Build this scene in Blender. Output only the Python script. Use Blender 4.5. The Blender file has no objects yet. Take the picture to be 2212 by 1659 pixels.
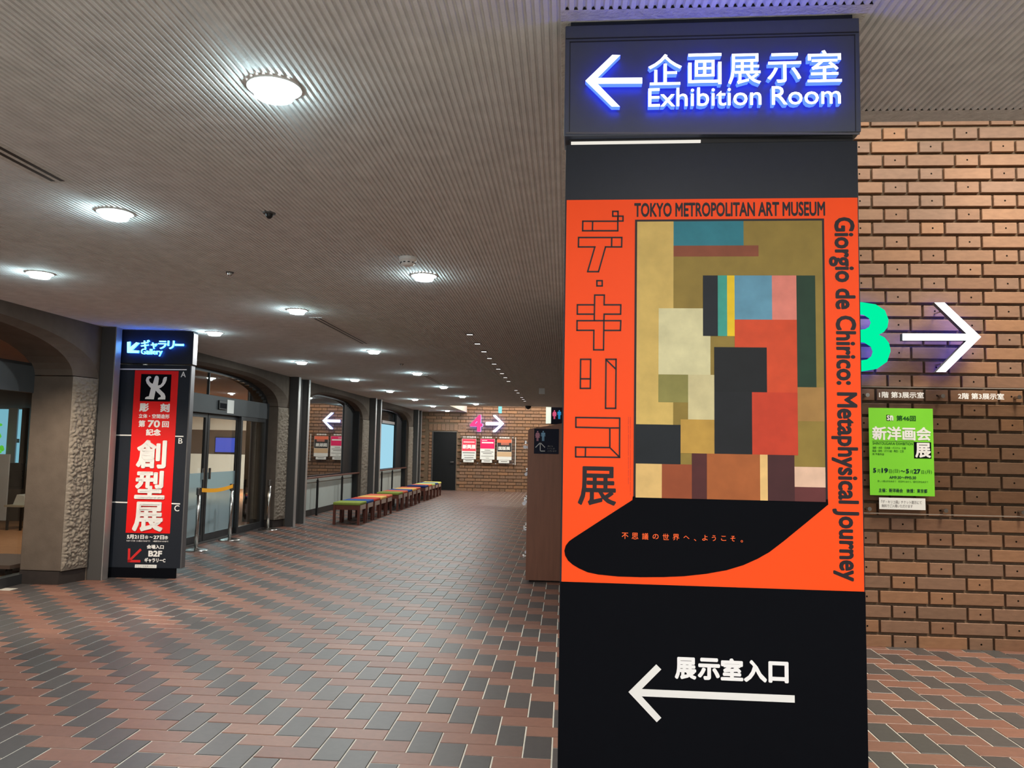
import bpy, math, random
from mathutils import Vector, Matrix, noise
random.seed(7)
D = bpy.data
SC = bpy.context.scene
COL = SC.collection
# ------------------------------------------------------------------ camera
FPX, CX, CY, EYE = 1705.0, 1106.0, 829.5, 1.5
ZC = EYE + .845 * 1.5            # underside of the low ribbed ceiling
def _cam_basis():
    y = Vector((1221 - CX, -(972 - CY), -FPX)).normalized()
    q = Vector((0 - CX, -(972 - .019 * 1221 - CY), -FPX)).normalized()
    z = y.cross(q).normalized()
    if z.y < 0: z = -z
    x = y.cross(z)
    return x, y, z
_X, _Y, _Z = _cam_basis()
ROT = Matrix((_X, _Y, _Z))       # camera axes expressed in the room's axes
cam_data = D.cameras.new('camera'); cam = D.objects.new('camera', cam_data); COL.objects.link(cam)
cam_data.sensor_width = 36; cam_data.lens = FPX / 2212 * 36
cam_data.clip_start = .05; cam_data.clip_end = 200
cam.matrix_world = Matrix.Translation((0, 0, EYE)) @ ROT.to_4x4()
SC.camera = cam
# ------------------------------------------------------------------ world, exposure, large lights
w = D.worlds.new('world'); SC.world = w; w.use_nodes = True
w.node_tree.nodes['Background'].inputs[0].default_value = (.75, .82, 1, 1)
w.node_tree.nodes['Background'].inputs[1].default_value = .15
SC.view_settings.view_transform = 'Standard'; SC.view_settings.look = 'None'
SC.view_settings.gamma = 1; SC.view_settings.use_curve_mapping = False
SC.view_settings.exposure = 0.12
SC.cycles.max_bounces = 8; SC.cycles.diffuse_bounces = 4; SC.cycles.glossy_bounces = 4
SC.cycles.transparent_max_bounces = 12; SC.cycles.transmission_bounces = 4
SC.cycles.sample_clamp_indirect = 6; SC.cycles.caustics_reflective = False; SC.cycles.caustics_refractive = False
SC.cycles.use_denoising = True
DL = 27.0       # watts of each downlight
def area(name, loc, power, color=(1, 1, 1), size=.16, size_y=None, direction=(0, 0, -1), spread=180):
    l = D.lights.new(name, 'AREA'); l.energy = power; l.color = color
    if size_y: l.shape = 'RECTANGLE'; l.size = size; l.size_y = size_y
    else: l.shape = 'DISK'; l.size = size
    l.spread = math.radians(spread)
    o = D.objects.new(name, l); COL.objects.link(o); o.location = loc
    o.rotation_euler = Vector(direction).to_track_quat('-Z', 'Y').to_euler()
    return o
WARM = (1, .93, .84)
# tall space on the right: a lighting trough washing the brick wall
area('wall_washer_light', (3.6, 5.55, 4.45), 92, (1, .99, .92), 5.4, .12, (0, .45, -1))
area('atrium_light', (3.6, 4.2, 4.45), 130, (1, .88, .72), 4.0, .5, (-.05, 0, -1), 95)
# tall space at the far end
area('far_washer_light', (-1.6, 26.3, 4.45), 88, (1, .93, .80), 3.6, .12, (0, .8, -1))
area('far_atrium_light', (-1.6, 25.4, 4.45), 150, (1, .93, .8), 2.5, .8, (0, 0, -1), 180)
# added fill behind the viewer, brightens the ceiling and the sign front
area('rear_fill_light', (-.5, -6.2, 1.5), 105, (.93, .96, 1), 10, 2.4, (0, 1, .03))
# rooms behind the left wall
area('gallery_room_light', (-10.5, 22, 2.7), 420, (1, .95, .86), 3, 3)
area('gallery_near_light', (-7.6, 12, 2.7), 30, (1, .8, .6), 1, 1)
area('cafe_room_light', (-8.5, 9.5, 2.7), 25, (1, .8, .6), 1, 1)
l = D.lights.new('arch_spot', 'SPOT'); l.energy = 300; l.color = (1, .84, .66); l.spot_size = math.radians(95); l.spot_blend = .6; l.shadow_soft_size = .03
o = D.objects.new('arch_spot', l); COL.objects.link(o); o.location = (-4.75, 6.2, 2.70)
o.rotation_euler = Vector((-.05, .75, -1.5)).to_track_quat('-Z', 'Y').to_euler()
# ------------------------------------------------------------------ materials
MATS = {}
def mat(name, color, rough=.6, metal=0, spec=.5, emit=None, estr=1, noise_amt=0, nscale=20, bump=0, bscale=60, bdist=.004,
        tint=None, coat=0, alpha=None, ior=None, stretch=None, detail=4):
    if name in MATS: return MATS[name]
    m = D.materials.new(name); m.use_nodes = True; nt = m.node_tree; N = nt.nodes; L = nt.links
    b = N['Principled BSDF']
    b.inputs['Base Color'].default_value = (*color, 1); b.inputs['Roughness'].default_value = rough
    b.inputs['Metallic'].default_value = metal; b.inputs['Specular IOR Level'].default_value = spec
    if ior: b.inputs['IOR'].default_value = ior
    if coat: b.inputs['Coat Weight'].default_value = coat; b.inputs['Coat Roughness'].default_value = .15
    if emit: b.inputs['Emission Color'].default_value = (*emit, 1); b.inputs['Emission Strength'].default_value = estr
    if alpha is not None: b.inputs['Alpha'].default_value = alpha
    vec = None
    if noise_amt or bump or tint:
        geo = N.new('ShaderNodeNewGeometry')
        vec = geo.outputs['Position']
        if stretch:
            mp = N.new('ShaderNodeMapping'); mp.inputs['Scale'].default_value = stretch
            L.new(vec, mp.inputs['Vector']); vec = mp.outputs['Vector']
    col = None
    if tint:      # per-piece variation
        info = N.new('ShaderNodeObjectInfo')
        add = N.new('ShaderNodeMath'); add.operation = 'ADD'
        L.new(info.outputs['Random'], add.inputs[0]); L.new(geo.outputs['Random Per Island'], add.inputs[1])
        fr = N.new('ShaderNodeMath'); fr.operation = 'FRACT'; L.new(add.outputs[0], fr.inputs[0])
        cr = N.new('ShaderNodeValToRGB'); cr.color_ramp.interpolation = 'LINEAR'
        els = cr.color_ramp.elements
        els[0].position = 0; els[0].color = (*tint[0], 1); els[1].position = 1; els[1].color = (*tint[-1], 1)
        for i, c in enumerate(tint[1:-1]):
            e = els.new((i + 1) / (len(tint) - 1)); e.color = (*c, 1)
        L.new(fr.outputs[0], cr.inputs['Fac']); col = cr.outputs['Color']
    if noise_amt:
        n = N.new('ShaderNodeTexNoise'); n.inputs['Scale'].default_value = nscale; n.inputs['Detail'].default_value = detail
        L.new(vec, n.inputs['Vector'])
        mr = N.new('ShaderNodeMapRange'); mr.inputs['From Min'].default_value = .25; mr.inputs['From Max'].default_value = .75
        mr.inputs['To Min'].default_value = 1 - noise_amt; mr.inputs['To Max'].default_value = 1 + noise_amt
        L.new(n.outputs['Fac'], mr.inputs['Value'])
        mx = N.new('ShaderNodeVectorMath'); mx.operation = 'SCALE'
        if col: L.new(col, mx.inputs[0])
        else: mx.inputs[0].default_value = color
        L.new(mr.outputs[0], mx.inputs['Scale']); col = mx.outputs[0]
    if col: L.new(col, b.inputs['Base Color'])
    if bump:
        n2 = N.new('ShaderNodeTexNoise'); n2.inputs['Scale'].default_value = bscale; n2.inputs['Detail'].default_value = 3
        L.new(vec, n2.inputs['Vector'])
        bp = N.new('ShaderNodeBump'); bp.inputs['Strength'].default_value = bump; bp.inputs['Distance'].default_value = bdist
        L.new(n2.outputs['Fac'], bp.inputs['Height']); L.new(bp.outputs['Normal'], b.inputs['Normal'])
    MATS[name] = m
    return m
def glass(name, color, trans, rough=.02, spec_ior=1.5, milky=0):
    """thin sheet: see-through share times colour, plus a Fresnel reflection, plus an optional milky share"""
    if name in MATS: return MATS[name]
    m = D.materials.new(name); m.use_nodes = True; nt = m.node_tree; N = nt.nodes; L = nt.links
    N.remove(N['Principled BSDF']); out = N['Material Output']
    t = N.new('ShaderNodeBsdfTransparent'); t.inputs[0].default_value = (*[c * trans for c in color], 1)
    g = N.new('ShaderNodeBsdfGlossy'); g.inputs['Roughness'].default_value = rough
    fr = N.new('ShaderNodeFresnel'); fr.inputs['IOR'].default_value = spec_ior
    base = t.outputs[0]
    if milky:
        d = N.new('ShaderNodeBsdfDiffuse'); d.inputs[0].default_value = (*color, 1)
        mm = N.new('ShaderNodeMixShader'); mm.inputs[0].default_value = milky
        L.new(t.outputs[0], mm.inputs[1]); L.new(d.outputs[0], mm.inputs[2]); base = mm.outputs[0]
    mx = N.new('ShaderNodeMixShader')
    ge = N.new('ShaderNodeNewGeometry'); mi = N.new('ShaderNodeMapRange')     # same reflection on both faces of the sheet
    mi.inputs['To Min'].default_value = spec_ior; mi.inputs['To Max'].default_value = 1 / spec_ior
    L.new(ge.outputs['Backfacing'], mi.inputs['Value']); L.new(mi.outputs[0], fr.inputs['IOR'])
    L.new(fr.outputs[0], mx.inputs[0]); L.new(base, mx.inputs[1]); L.new(g.outputs[0], mx.inputs[2])
    L.new(mx.outputs[0], out.inputs['Surface'])
    MATS[name] = m
    return m
def lamp(name, color, s):
    return mat(name, (0, 0, 0), .5, spec=0, emit=color, estr=s)

M_CEIL = mat('ceiling_concrete', (.72, .725, .72), .85, spec=.2, noise_amt=.10, nscale=9, bump=.5, bscale=160, bdist=.003)
M_CEILP = mat('ceiling_edge_concrete', (.62, .61, .58), .9, spec=.2, noise_amt=.15, nscale=30, bump=.9, bscale=90, bdist=.006)
M_GROUT = mat('floor_grout', (.48, .46, .40), .8, noise_amt=.2, nscale=6)
M_RED = mat('paver_red', (.27, .12, .085), .42, spec=.5, noise_amt=.12, nscale=25, bump=.25, bscale=120, bdist=.001,
            tint=[(.145, .068, .050), (.185, .090, .064), (.160, .080, .060), (.210, .106, .074)])
M_DARK = mat('paver_dark', (.08, .07, .065), .40, spec=.5, noise_amt=.12, nscale=25, bump=.25, bscale=120, bdist=.001,
             tint=[(.050, .046, .046), (.068, .062, .060), (.058, .057, .056), (.063, .055, .054)])
M_BRICK = mat('wall_brick', (.3, .18, .11), .62, spec=.35, noise_amt=.12, nscale=14, bump=.3, bscale=70, bdist=.002, stretch=(1, 1, 3),
              tint=[(.215, .115, .068), (.25, .138, .080), (.225, .133, .088), (.30, .155, .080), (.235, .135, .085), (.195, .118, .077)])
M_MORTAR = mat('wall_mortar', (.17, .12, .08), .95, spec=.1, noise_amt=.2, nscale=30, bump=.6, bscale=60)
M_HOLE = mat('brick_hole', (.01, .008, .006), .9, spec=0)
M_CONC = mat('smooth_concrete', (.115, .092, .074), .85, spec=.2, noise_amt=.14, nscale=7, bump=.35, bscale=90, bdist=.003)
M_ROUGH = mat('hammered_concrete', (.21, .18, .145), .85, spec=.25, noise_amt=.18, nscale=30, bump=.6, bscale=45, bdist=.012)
M_PLINTH = mat('plinth_black', (.03, .024, .022), .6, spec=.3, noise_amt=.15, nscale=20)
M_STEEL = mat('grey_steel', (.085, .082, .08), .5, metal=.3, spec=.3)
M_STEELB = mat('bright_steel', (.50, .48, .46), .42, metal=.7, noise_amt=.06, nscale=4, stretch=(1, 1, .3))
M_CHROME = mat('brushed_chrome', (.55, .54, .52), .22, metal=1, noise_amt=.05, nscale=8)
M_FRAME = mat('dark_bronze_frame', (.045, .047, .05), .4, metal=.5, noise_amt=.08, nscale=6)
M_HEAD = mat('door_header_grey', (.060, .068, .074), .5, metal=.1, spec=.25, noise_amt=.05, nscale=6)
M_SIGN = mat('sign_charcoal', (.017, .021, .029), .38, spec=.2, noise_amt=.05, nscale=40)
M_SIGNH = mat('sign_header_navy', (.045, .055, .085), .34, spec=.6, noise_amt=.04, nscale=40)
M_SIGNS = mat('sign_side_metal', (.10, .10, .105), .45, metal=.2, spec=.3, noise_amt=.04, nscale=10)
M_BLACKV = mat('black_vinyl', (.0035, .004, .006), .6, spec=.04, noise_amt=.03, nscale=40)
M_ORANGE = mat('orange_print', (1.0, .075, .002), .5, spec=.25, noise_amt=.015, nscale=5)
M_ORTXT = mat('orange_lettering', (1.0, .14, .03), .5, spec=.2)
M_INK = mat('black_ink', (.012, .008, .012), .5, spec=.3)
M_WHITE = mat('white_print', (.82, .82, .80), .5, spec=.3, noise_amt=.02, nscale=10)
M_REDP = mat('red_print', (.75, .008, .008), .5, spec=.3, noise_amt=.03, nscale=5)
M_GREENP = mat('green_paper', (.20, .66, .035), .55, spec=.3, noise_amt=.03, nscale=4)
M_GINK = mat('dark_green_ink', (.012, .09, .02), .6, spec=.1)
M_GREY = mat('grey_ink', (.22, .22, .22), .6, spec=.1)
M_PAPER = mat('white_paper', (.78, .80, .78), .6, spec=.2, noise_amt=.02, nscale=10)
M_WOOD = mat('brown_laminate', (.20, .085, .052), .45, spec=.4, noise_amt=.10, nscale=9, stretch=(4, 4, .35))
M_LEG = mat('red_brown_wood', (.10, .028, .018), .4, spec=.4, noise_amt=.12, nscale=10, stretch=(4, 4, .5))
M_RAIL = mat('rail_wood', (.12, .05, .038), .35, noise_amt=.12, nscale=10)
M_DOORG = mat('door_dark', (.010, .011, .012), .6, spec=.15, noise_amt=.08, nscale=5)
M_BLK = mat('black_metal', (.012, .012, .013), .4, metal=.3)
M_GREYP = mat('pale_panel', (.42, .46, .43), .5, noise_amt=.05, nscale=3)
M_LWHITE = lamp('letter_white', (.92, .95, 1.0), 2.6)
M_LBLUE = lamp('letter_halo_blue', (.02, .045, 1.0), 7)
M_LBLUE2 = lamp('far_halo_blue', (.22, .32, 1.0), 6)
M_LCYAN = lamp('letter_cyan_white', (.38, .95, 1.0), 1.5)
M_LBLUE3 = lamp('gallery_halo_blue', (.02, .16, 1.0), 12)
M_LGREEN = lamp('numeral_green', (.0, .72, .30), 1.15)
M_LPINK = lamp('numeral_pink', (1.0, .06, .22), 1.3)
M_DISC = lamp('downlight_disc', (1.0, .985, .95), 16)
M_SLOT = lamp('slot_light', (1.0, .95, .9), 2.2)
M_GCUP = glass('downlight_glass_rim', (.93, .98, .97), .97, .1, 1.12, milky=.02)
M_CLEAR = glass('clear_glass', (.93, .97, .96), .95, .015, 1.6)
M_TINT = glass('tinted_acrylic', (.88, .87, .84), .88, .02, 1.4)
M_FROST = glass('frosted_film', (.62, .78, .84), .95, .25, 1.4, milky=.35)
M_MIRR = mat('reflective_dark_glass', (.012, .013, .014), .015, spec=1, ior=2.6)

# ------------------------------------------------------------------ helpers
def wloc(o):
    v = Vector((0, 0, 0))
    while o is not None: v += o.location; o = o.parent
    return v
def tag(o, label=None, cat=None, group=None, kind=None):
    if label: o['label'] = label
    if cat: o['category'] = cat
    if group: o['group'] = group
    if kind: o['kind'] = kind
    return o
def empty(name, loc=(0, 0, 0), label=None, cat=None, group=None, kind=None):
    o = D.objects.new(name, None); COL.objects.link(o); o.location = loc; o.empty_display_size = .1
    return tag(o, label, cat, group, kind)
class MB:
    def __init__(s): s.v = []; s.f = []; s.m = []; s.mi = 0
    def quad(s, *p):
        n = len(s.v); s.v += [tuple(q) for q in p]; s.f.append(tuple(range(n, n + len(p)))); s.m.append(s.mi); return s
    def box(s, a, b):
        x0, y0, z0 = a; x1, y1, z1 = b; n = len(s.v)
        s.v += [(x0, y0, z0), (x1, y0, z0), (x1, y1, z0), (x0, y1, z0), (x0, y0, z1), (x1, y0, z1), (x1, y1, z1), (x0, y1, z1)]
        for f in ((0, 3, 2, 1), (4, 5, 6, 7), (0, 1, 5, 4), (1, 2, 6, 5), (2, 3, 7, 6), (3, 0, 4, 7)):
            s.f.append(tuple(n + i for i in f)); s.m.append(s.mi)
        return s
    def prism(s, poly, off):
        """poly: list of 3D points (a flat outline); off: extrusion vector"""
        n = len(s.v); k = len(poly); off = Vector(off)
        s.v += [tuple(p) for p in poly] + [tuple(Vector(p) + off) for p in poly]
        s.f.append(tuple(range(n, n + k))); s.m.append(s.mi)
        s.f.append(tuple(range(n + 2 * k - 1, n + k - 1, -1))); s.m.append(s.mi)
        for i in range(k):
            j = (i + 1) % k
            s.f.append((n + i, n + k + i, n + k + j, n + j)); s.m.append(s.mi)
        return s
    def lathe(s, c, prof, seg=24, axis=2, cap=True):
        n = len(s.v)
        for r, h in prof:
            for i in range(seg):
                a = 2 * math.pi * i / seg; p = [0, 0, 0]
                p[(axis + 1) % 3] = r * math.cos(a); p[(axis + 2) % 3] = r * math.sin(a); p[axis] = h
                s.v.append((c[0] + p[0], c[1] + p[1], c[2] + p[2]))
        for k in range(len(prof) - 1):
            for i in range(seg):
                j = (i + 1) % seg
                s.f.append((n + k * seg + i, n + k * seg + j, n + (k + 1) * seg + j, n + (k + 1) * seg + i)); s.m.append(s.mi)
        if cap:
            s.f.append(tuple(n + i for i in range(seg))[::-1]); s.m.append(s.mi)
            s.f.append(tuple(n + (len(prof) - 1) * seg + i for i in range(seg))); s.m.append(s.mi)
        return s
    def tube(s, pts, r, seg=8):
        rings = []
        for k, p in enumerate(pts):
            p = Vector(p); d = (Vector(pts[min(k + 1, len(pts) - 1)]) - Vector(pts[max(k - 1, 0)])).normalized()
            u = d.orthogonal().normalized(); v = d.cross(u)
            if rings:   # keep the frame from twisting
                u = (pu - d * pu.dot(d)).normalized(); v = d.cross(u)
            pu = u; n = len(s.v); rings.append(n)
            for i in range(seg):
                a = 2 * math.pi * i / seg; s.v.append(tuple(p + (u * math.cos(a) + v * math.sin(a)) * r))
        for a, b in zip(rings, rings[1:]):
            for i in range(seg):
                j = (i + 1) % seg; s.f.append((a + i, a + j, b + j, b + i)); s.m.append(s.mi)
        s.f.append(tuple(rings[0] + i for i in range(seg))[::-1]); s.m.append(s.mi)
        s.f.append(tuple(rings[-1] + i for i in range(seg))); s.m.append(s.mi)
        return s
    def mesh(s, name, mats, base=Vector((0, 0, 0)), smooth=False):
        me = D.meshes.new(name)
        me.from_pydata([tuple(Vector(v) - base) for v in s.v], [], s.f)
        for m in (mats if isinstance(mats, (list, tuple)) else [mats]): me.materials.append(m)
        for p, i in zip(me.polygons, s.m):
            p.material_index = i; p.use_smooth = smooth
        return me
    def build(s, name, mats, parent=None, label=None, cat=None, group=None, kind=None, smooth=False, bevel=0, loc=None, fix=False):
        base = wloc(parent) if parent else Vector(loc or (0, 0, 0))
        me = s.mesh(name, mats, base, smooth)
        if fix:
            import bmesh
            bm = bmesh.new(); bm.from_mesh(me); bmesh.ops.recalc_face_normals(bm, faces=bm.faces); bm.to_mesh(me); bm.free()
        o = D.objects.new(name, me); COL.objects.link(o)
        if parent: o.parent = parent
        else: o.location = base
        if bevel:
            bv = o.modifiers.new('bevel', 'BEVEL'); bv.width = bevel; bv.segments = 2; bv.limit_method = 'ANGLE'
        return tag(o, label, cat, group, kind)
def inst(name, me, parent, loc):
    o = D.objects.new(name, me); COL.objects.link(o); o.parent = parent; o.location = Vector(loc) - wloc(parent); return o

def raydir(px, py): return ROT @ Vector((px - CX, -(py - CY), -FPX))
CAM = Vector((0, 0, EYE))
class Plane:
    """an upright face: origin, direction along it, up = z, n = towards the viewer"""
    def __init__(s, p0, p1, n=None):
        s.o = Vector((p0[0], p0[1], 0)); s.eu = (Vector((p1[0], p1[1], 0)) - s.o); s.w = s.eu.length; s.eu.normalize()
        s.ev = Vector((0, 0, 1)); s.n = s.eu.cross(s.ev)
    def uv(s, px, py):
        d = raydir(px, py); t = (s.o - CAM).dot(s.n) / d.dot(s.n); p = CAM + d * t - s.o
        return p.dot(s.eu), p.z
    def P(s, u, v, h=0): return s.o + s.eu * u + s.ev * v + s.n * h
    def poly(s, pts, h=0): return [s.P(u, v, h) for u, v in pts]
class Crop:
    """reads coordinates measured in an enlarged detail of the photograph on to a plane"""
    def __init__(s, pl, ox, oy, k): s.pl, s.ox, s.oy, s.k = pl, ox, oy, k
    def uv(s, x, y): return s.pl.uv(s.ox + x / s.k, s.oy + y / s.k)
    def box(s, x0, y0, x1, y1, y0r=None, y1r=None):
        y0r = y0 if y0r is None else y0r; y1r = y1 if y1r is None else y1r
        a = s.uv(x0, (y0 + y1) / 2); b = s.uv(x1, (y0r + y1r) / 2)
        t = s.uv((x0 + x1) / 2, (y0 + y0r) / 2); q = s.uv((x0 + x1) / 2, (y1 + y1r) / 2)
        return a[0], b[0], q[1], t[1]
def sheet(name, pl, pts, h, mat_, parent, th=.0008, **kw):
    """thin flat print or board on a plane; pts in (u, v)"""
    ar = sum(a[0] * b[1] - b[0] * a[1] for a, b in zip(pts, pts[1:] + pts[:1]))
    if ar > 0: pts = pts[::-1]
    return MB().prism(pl.poly(pts, h), pl.n * th).build(name, mat_, parent, fix=True, **kw)
def rect(u0, u1, v0, v1): return [(u0, v0), (u1, v0), (u1, v1), (u0, v1)]
_tc = {}
def glyphs(body, bold, ext, res):
    key = (body, bold, ext, res)
    if key not in _tc:
        c = D.curves.new('t', 'FONT'); c.body = body; c.extrude = ext; c.resolution_u = res
        o = D.objects.new('t', c); COL.objects.link(o)
        dg = bpy.context.evaluated_depsgraph_get()
        me = D.meshes.new_from_object(o.evaluated_get(dg))
        vs = [v.co.copy() for v in me.vertices]; fs = [tuple(p.vertices) for p in me.polygons]
        nz = [p.normal.z for p in me.polygons]
        D.objects.remove(o); D.curves.remove(c); D.meshes.remove(me)
        if bold:        # heavier strokes: the outline repeated all round itself
            n0 = len(vs); V, F, Z = [], [], []; K = 8 if bold > .014 else 4
            for k in range(K):
                a = 2 * math.pi * (k + .5) / K; dv = Vector((math.cos(a) * bold, math.sin(a) * bold, k * 1e-4))
                V += [v + dv for v in vs]; F += [tuple(i + k * n0 for i in f) for f in fs]; Z += nz
            vs, fs, nz = V, F, Z
        _tc[key] = (vs, fs, nz)
    return _tc[key]
def text(name, pl, body, b, h, mat_, parent, bold=.015, depth=0, rot=False, side=None, res=3, **kw):
    """lettering set into the box b = (u0, u1, v0, v1)"""
    vs, fs, nz = glyphs(body, bold, .5 if depth else 0, res)
    x0 = min(v.x for v in vs); x1 = max(v.x for v in vs); y0 = min(v.y for v in vs); y1 = max(v.y for v in vs)
    u0, u1, v0, v1 = b; mb = MB()
    for v in vs:
        s = (v.x - x0) / (x1 - x0); t = (v.y - y0) / max(1e-6, y1 - y0)
        hh = h + (v.z + .5) * depth if depth else h + v.z * .3
        if rot: mb.v.append(tuple(pl.P(u0 + t * (u1 - u0), v1 - s * (v1 - v0), hh)))
        else: mb.v.append(tuple(pl.P(u0 + s * (u1 - u0), v0 + t * (v1 - v0), hh)))
    mb.f = list(fs)
    mb.m = [0 if (n > .9 or not side) else 1 for n in nz]
    return mb.build(name, [mat_, side] if side else mat_, parent, **kw)
def stroke(mb, pl, pts, wd, h, closed=False, th=.0006):
    n = len(pts)
    for i in range(n if closed else n - 1):
        a = Vector((*pts[i], 0)); b = Vector((*pts[(i + 1) % n], 0)); d = b - a
        if d.length < 1e-6: continue
        d.normalize(); a = a - d * wd / 2; b = b + d * wd / 2; q = Vector((-d.y, d.x, 0)) * wd / 2
        mb.prism(pl.poly([(p.x, p.y) for p in (a + q, b + q, b - q, a - q)], h), pl.n * th)
def lit_shape(name, pl, pts, h, depth, face, side, parent, **kw):
    """channel letter shape: pts in (u, v); bright face, glowing back and sides"""
    ar = sum(a[0] * b[1] - b[0] * a[1] for a, b in zip(pts, pts[1:] + pts[:1]))
    if ar < 0: pts = pts[::-1]
    mb = MB(); mb.prism(pl.poly(pts, h + depth), -pl.n * depth)
    mb.m = [0] + [1] * (len(mb.f) - 1)
    return mb.build(name, [face, side], parent, fix=True, **kw)

# ------------------------------------------------------------------ floor
fl = empty('floor', (0, 0, 0), kind='structure', label='herringbone floor of red and dark grey pavers with pale joints')
MB().box((-14, -6.5, -.12), (9, 31, -.004)).build('bed', M_GROUT, fl, kind='structure')
PX, PY, GAP = .1438, .1465, .0075
def paver_mesh(name, lx, ly, m, g=GAP):
    mb = MB(); a, b = (lx - g) / 2, (ly - g) / 2; c = .0025
    lo = [(-a, -b, -.006), (a, -b, -.006), (a, b, -.006), (-a, b, -.006)]
    mi = [(x, y, -c) for x, y, z in lo]; hi = [(x * (a - c) / a, y * (b - c) / b, 0) for x, y, z in lo]
    mb.v = lo + mi + hi
    for k in (0, 4):
        for i in range(4): j = (i + 1) % 4; mb.f.append((k + i, k + j, k + 4 + j, k + 4 + i))
    mb.f.append((8, 9, 10, 11)); mb.m = [0] * 9
    return mb, mb.mesh(name, m)
mbV, meV = paver_mesh('paver', PX, 2 * PY, M_DARK)
mbH, meH = paver_mesh('paver', 2 * PX, PY, M_RED)
# lattice anchor: corner of a dark paver near the sign
AX, AY = -.334, 4.135
def proj(x, y, z):
    c = ROT.transposed() @ (Vector((x, y, z)) - CAM)
    if c.z > -.1: return None
    return CX + FPX * c.x / -c.z, CY - FPX * c.y / -c.z
def floor_ok(x, y):
    if y > 27.95: return False
    if x < -5.78: return False
    if y > 6.5 and x > .12: return False
    return x < 7.5
tiles = []
for r in range(-170, 40):                  # row r counts towards the viewer
    y = AY - r * PY
    for i in range(-45, 60):
        x = AX + i * PX
        if not floor_ok(x, y) or y < 1.0: continue
        k = (i - r) % 4
        if k == 0: tiles.append(('V', x + PX / 2, y + PY))   # rows r, r-1 above the anchor line
        elif k == 2:                         # the two cells left over in this row hold a red one
            tiles.append(('H', x + PX, y + PY / 2))
def visible_area(t):
    k, x, y = t; p = proj(x, y, 0)
    if not p or not (-10 < p[0] < 2222 and p[1] < 1690): return 0
    if 1212 < p[0] < 1866: return 0
    if y > 6.4 and x > -.05: return 0
    return 1 / (y * y * y)
tiles.sort(key=visible_area, reverse=True)
for k, x, y in tiles[:296]:
    o = inst('paver', meV if k == 'V' else meH, fl, (x, y, random.uniform(-.0012, .0008)))
st = MB()
for k, x, y in tiles[296:]:
    src = mbV if k == 'V' else mbH; n = len(st.v); dz = random.uniform(-.0012, .0008)
    st.v += [(vx + x, vy + y, vz + dz) for vx, vy, vz in src.v]
    st.f += [tuple(n + i for i in f) for f in src.f]; st.m += [1 if k == 'V' else 0] * 9
st.build('paver_field', [M_RED, M_DARK], fl, kind='stuff')

# ------------------------------------------------------------------ low ribbed ceiling
ce = empty('ceiling', (0, 0, ZC), kind='structure', label='low concrete ceiling cast with fine ribs')
XE, YN, YF, XL = .06, 3.0, 23.65, -3.51      # edges of the openings to the tall spaces
def ribs(name, x0, x1, y0, y1):
    pitch = .0247; prof = [(0, 0), (.0125, 0), (.0150, .0085), (.0205, .0095), (.0230, .003)]
    n = int((x1 - x0) / pitch); pitch = (x1 - x0) / n; xs = []
    for i in range(n): xs += [(x0 + i * pitch + a / .0247 * pitch, h) for a, h in prof]
    xs.append((x1, 0)); mb = MB()
    for x, h in xs: mb.v += [(x, y0, ZC + h), (x, y1, ZC + h)]
    for i in range(len(xs) - 1): mb.f.append((2 * i, 2 * i + 1, 2 * i + 3, 2 * i + 2))
    mb.m = [0] * len(mb.f)
    return mb.build(name, M_CEIL, ce, kind='structure')
ribs('ribbed_slab', -6.2, -.03, -6.4, YF - .1); ribs('ribbed_slab', -6.2, XL - .06, YF - .1, 27.95)
ribs('ribbed_slab', -.03, .85, -6.4, 2.19); ribs('ribbed_slab', .85, 8, -6.4, YN - .1)
mg = MB()
def flat(x0, x1, y0, y1, z=ZC): mg.quad((x0, y0, z), (x0, y1, z), (x1, y1, z), (x1, y0, z))
flat(-.03, .85, 2.19, YN); flat(.85, 8, YN - .1, YN); flat(-.03, XE, YN, YF); flat(XL - .06, XE, YF - .1, YF); flat(XL - .06, XL, YF, 27.95)
flat(XE, .2, 6.5, YF)
mg.build('slab_edge', M_CEILP, ce, kind='structure')
tk = MB(); HI = 4.6
tk.box((-6.2, -6.4, ZC + .02), (8, YN - .002, ZC + .3)); tk.box((-6.2, YN - .002, ZC + .02), (XE - .002, YF - .002, ZC + .3))
tk.box((-6.2, YF - .002, ZC + .02), (XL - .002, 27.95, ZC + .3)); tk.box((XE, 6.6, ZC + .02), (.3, YF - .002, ZC + .3))
tk.build('slab', M_CEILP, ce, kind='structure')
up = MB()       # plaster fascias round the tall spaces and their roof
M_PLAS = mat('white_plaster', (.72, .70, .64), .8, noise_amt=.04, nscale=3)
up.box((XL - .12, YF - .12, ZC + .001), (XL, 28, HI)); up.box((XL - .12, YF - .12, ZC + .28), (.4, YF, HI))
up.box((XE - .12, YN - .12, ZC + .28), (XE, 6.7, HI)); up.box((XE, YN - .12, ZC + .28), (8, YN, HI))
up.box((XL - .12, YF - .12, HI), (.6, 28.1, HI + .1)); up.box((XE - .12, YN - .12, HI), (8.1, 6.8, HI + .1))
up.build('trim_1', M_PLAS, None, kind='structure', label='pale plaster upstand around the tall openings above')

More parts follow.
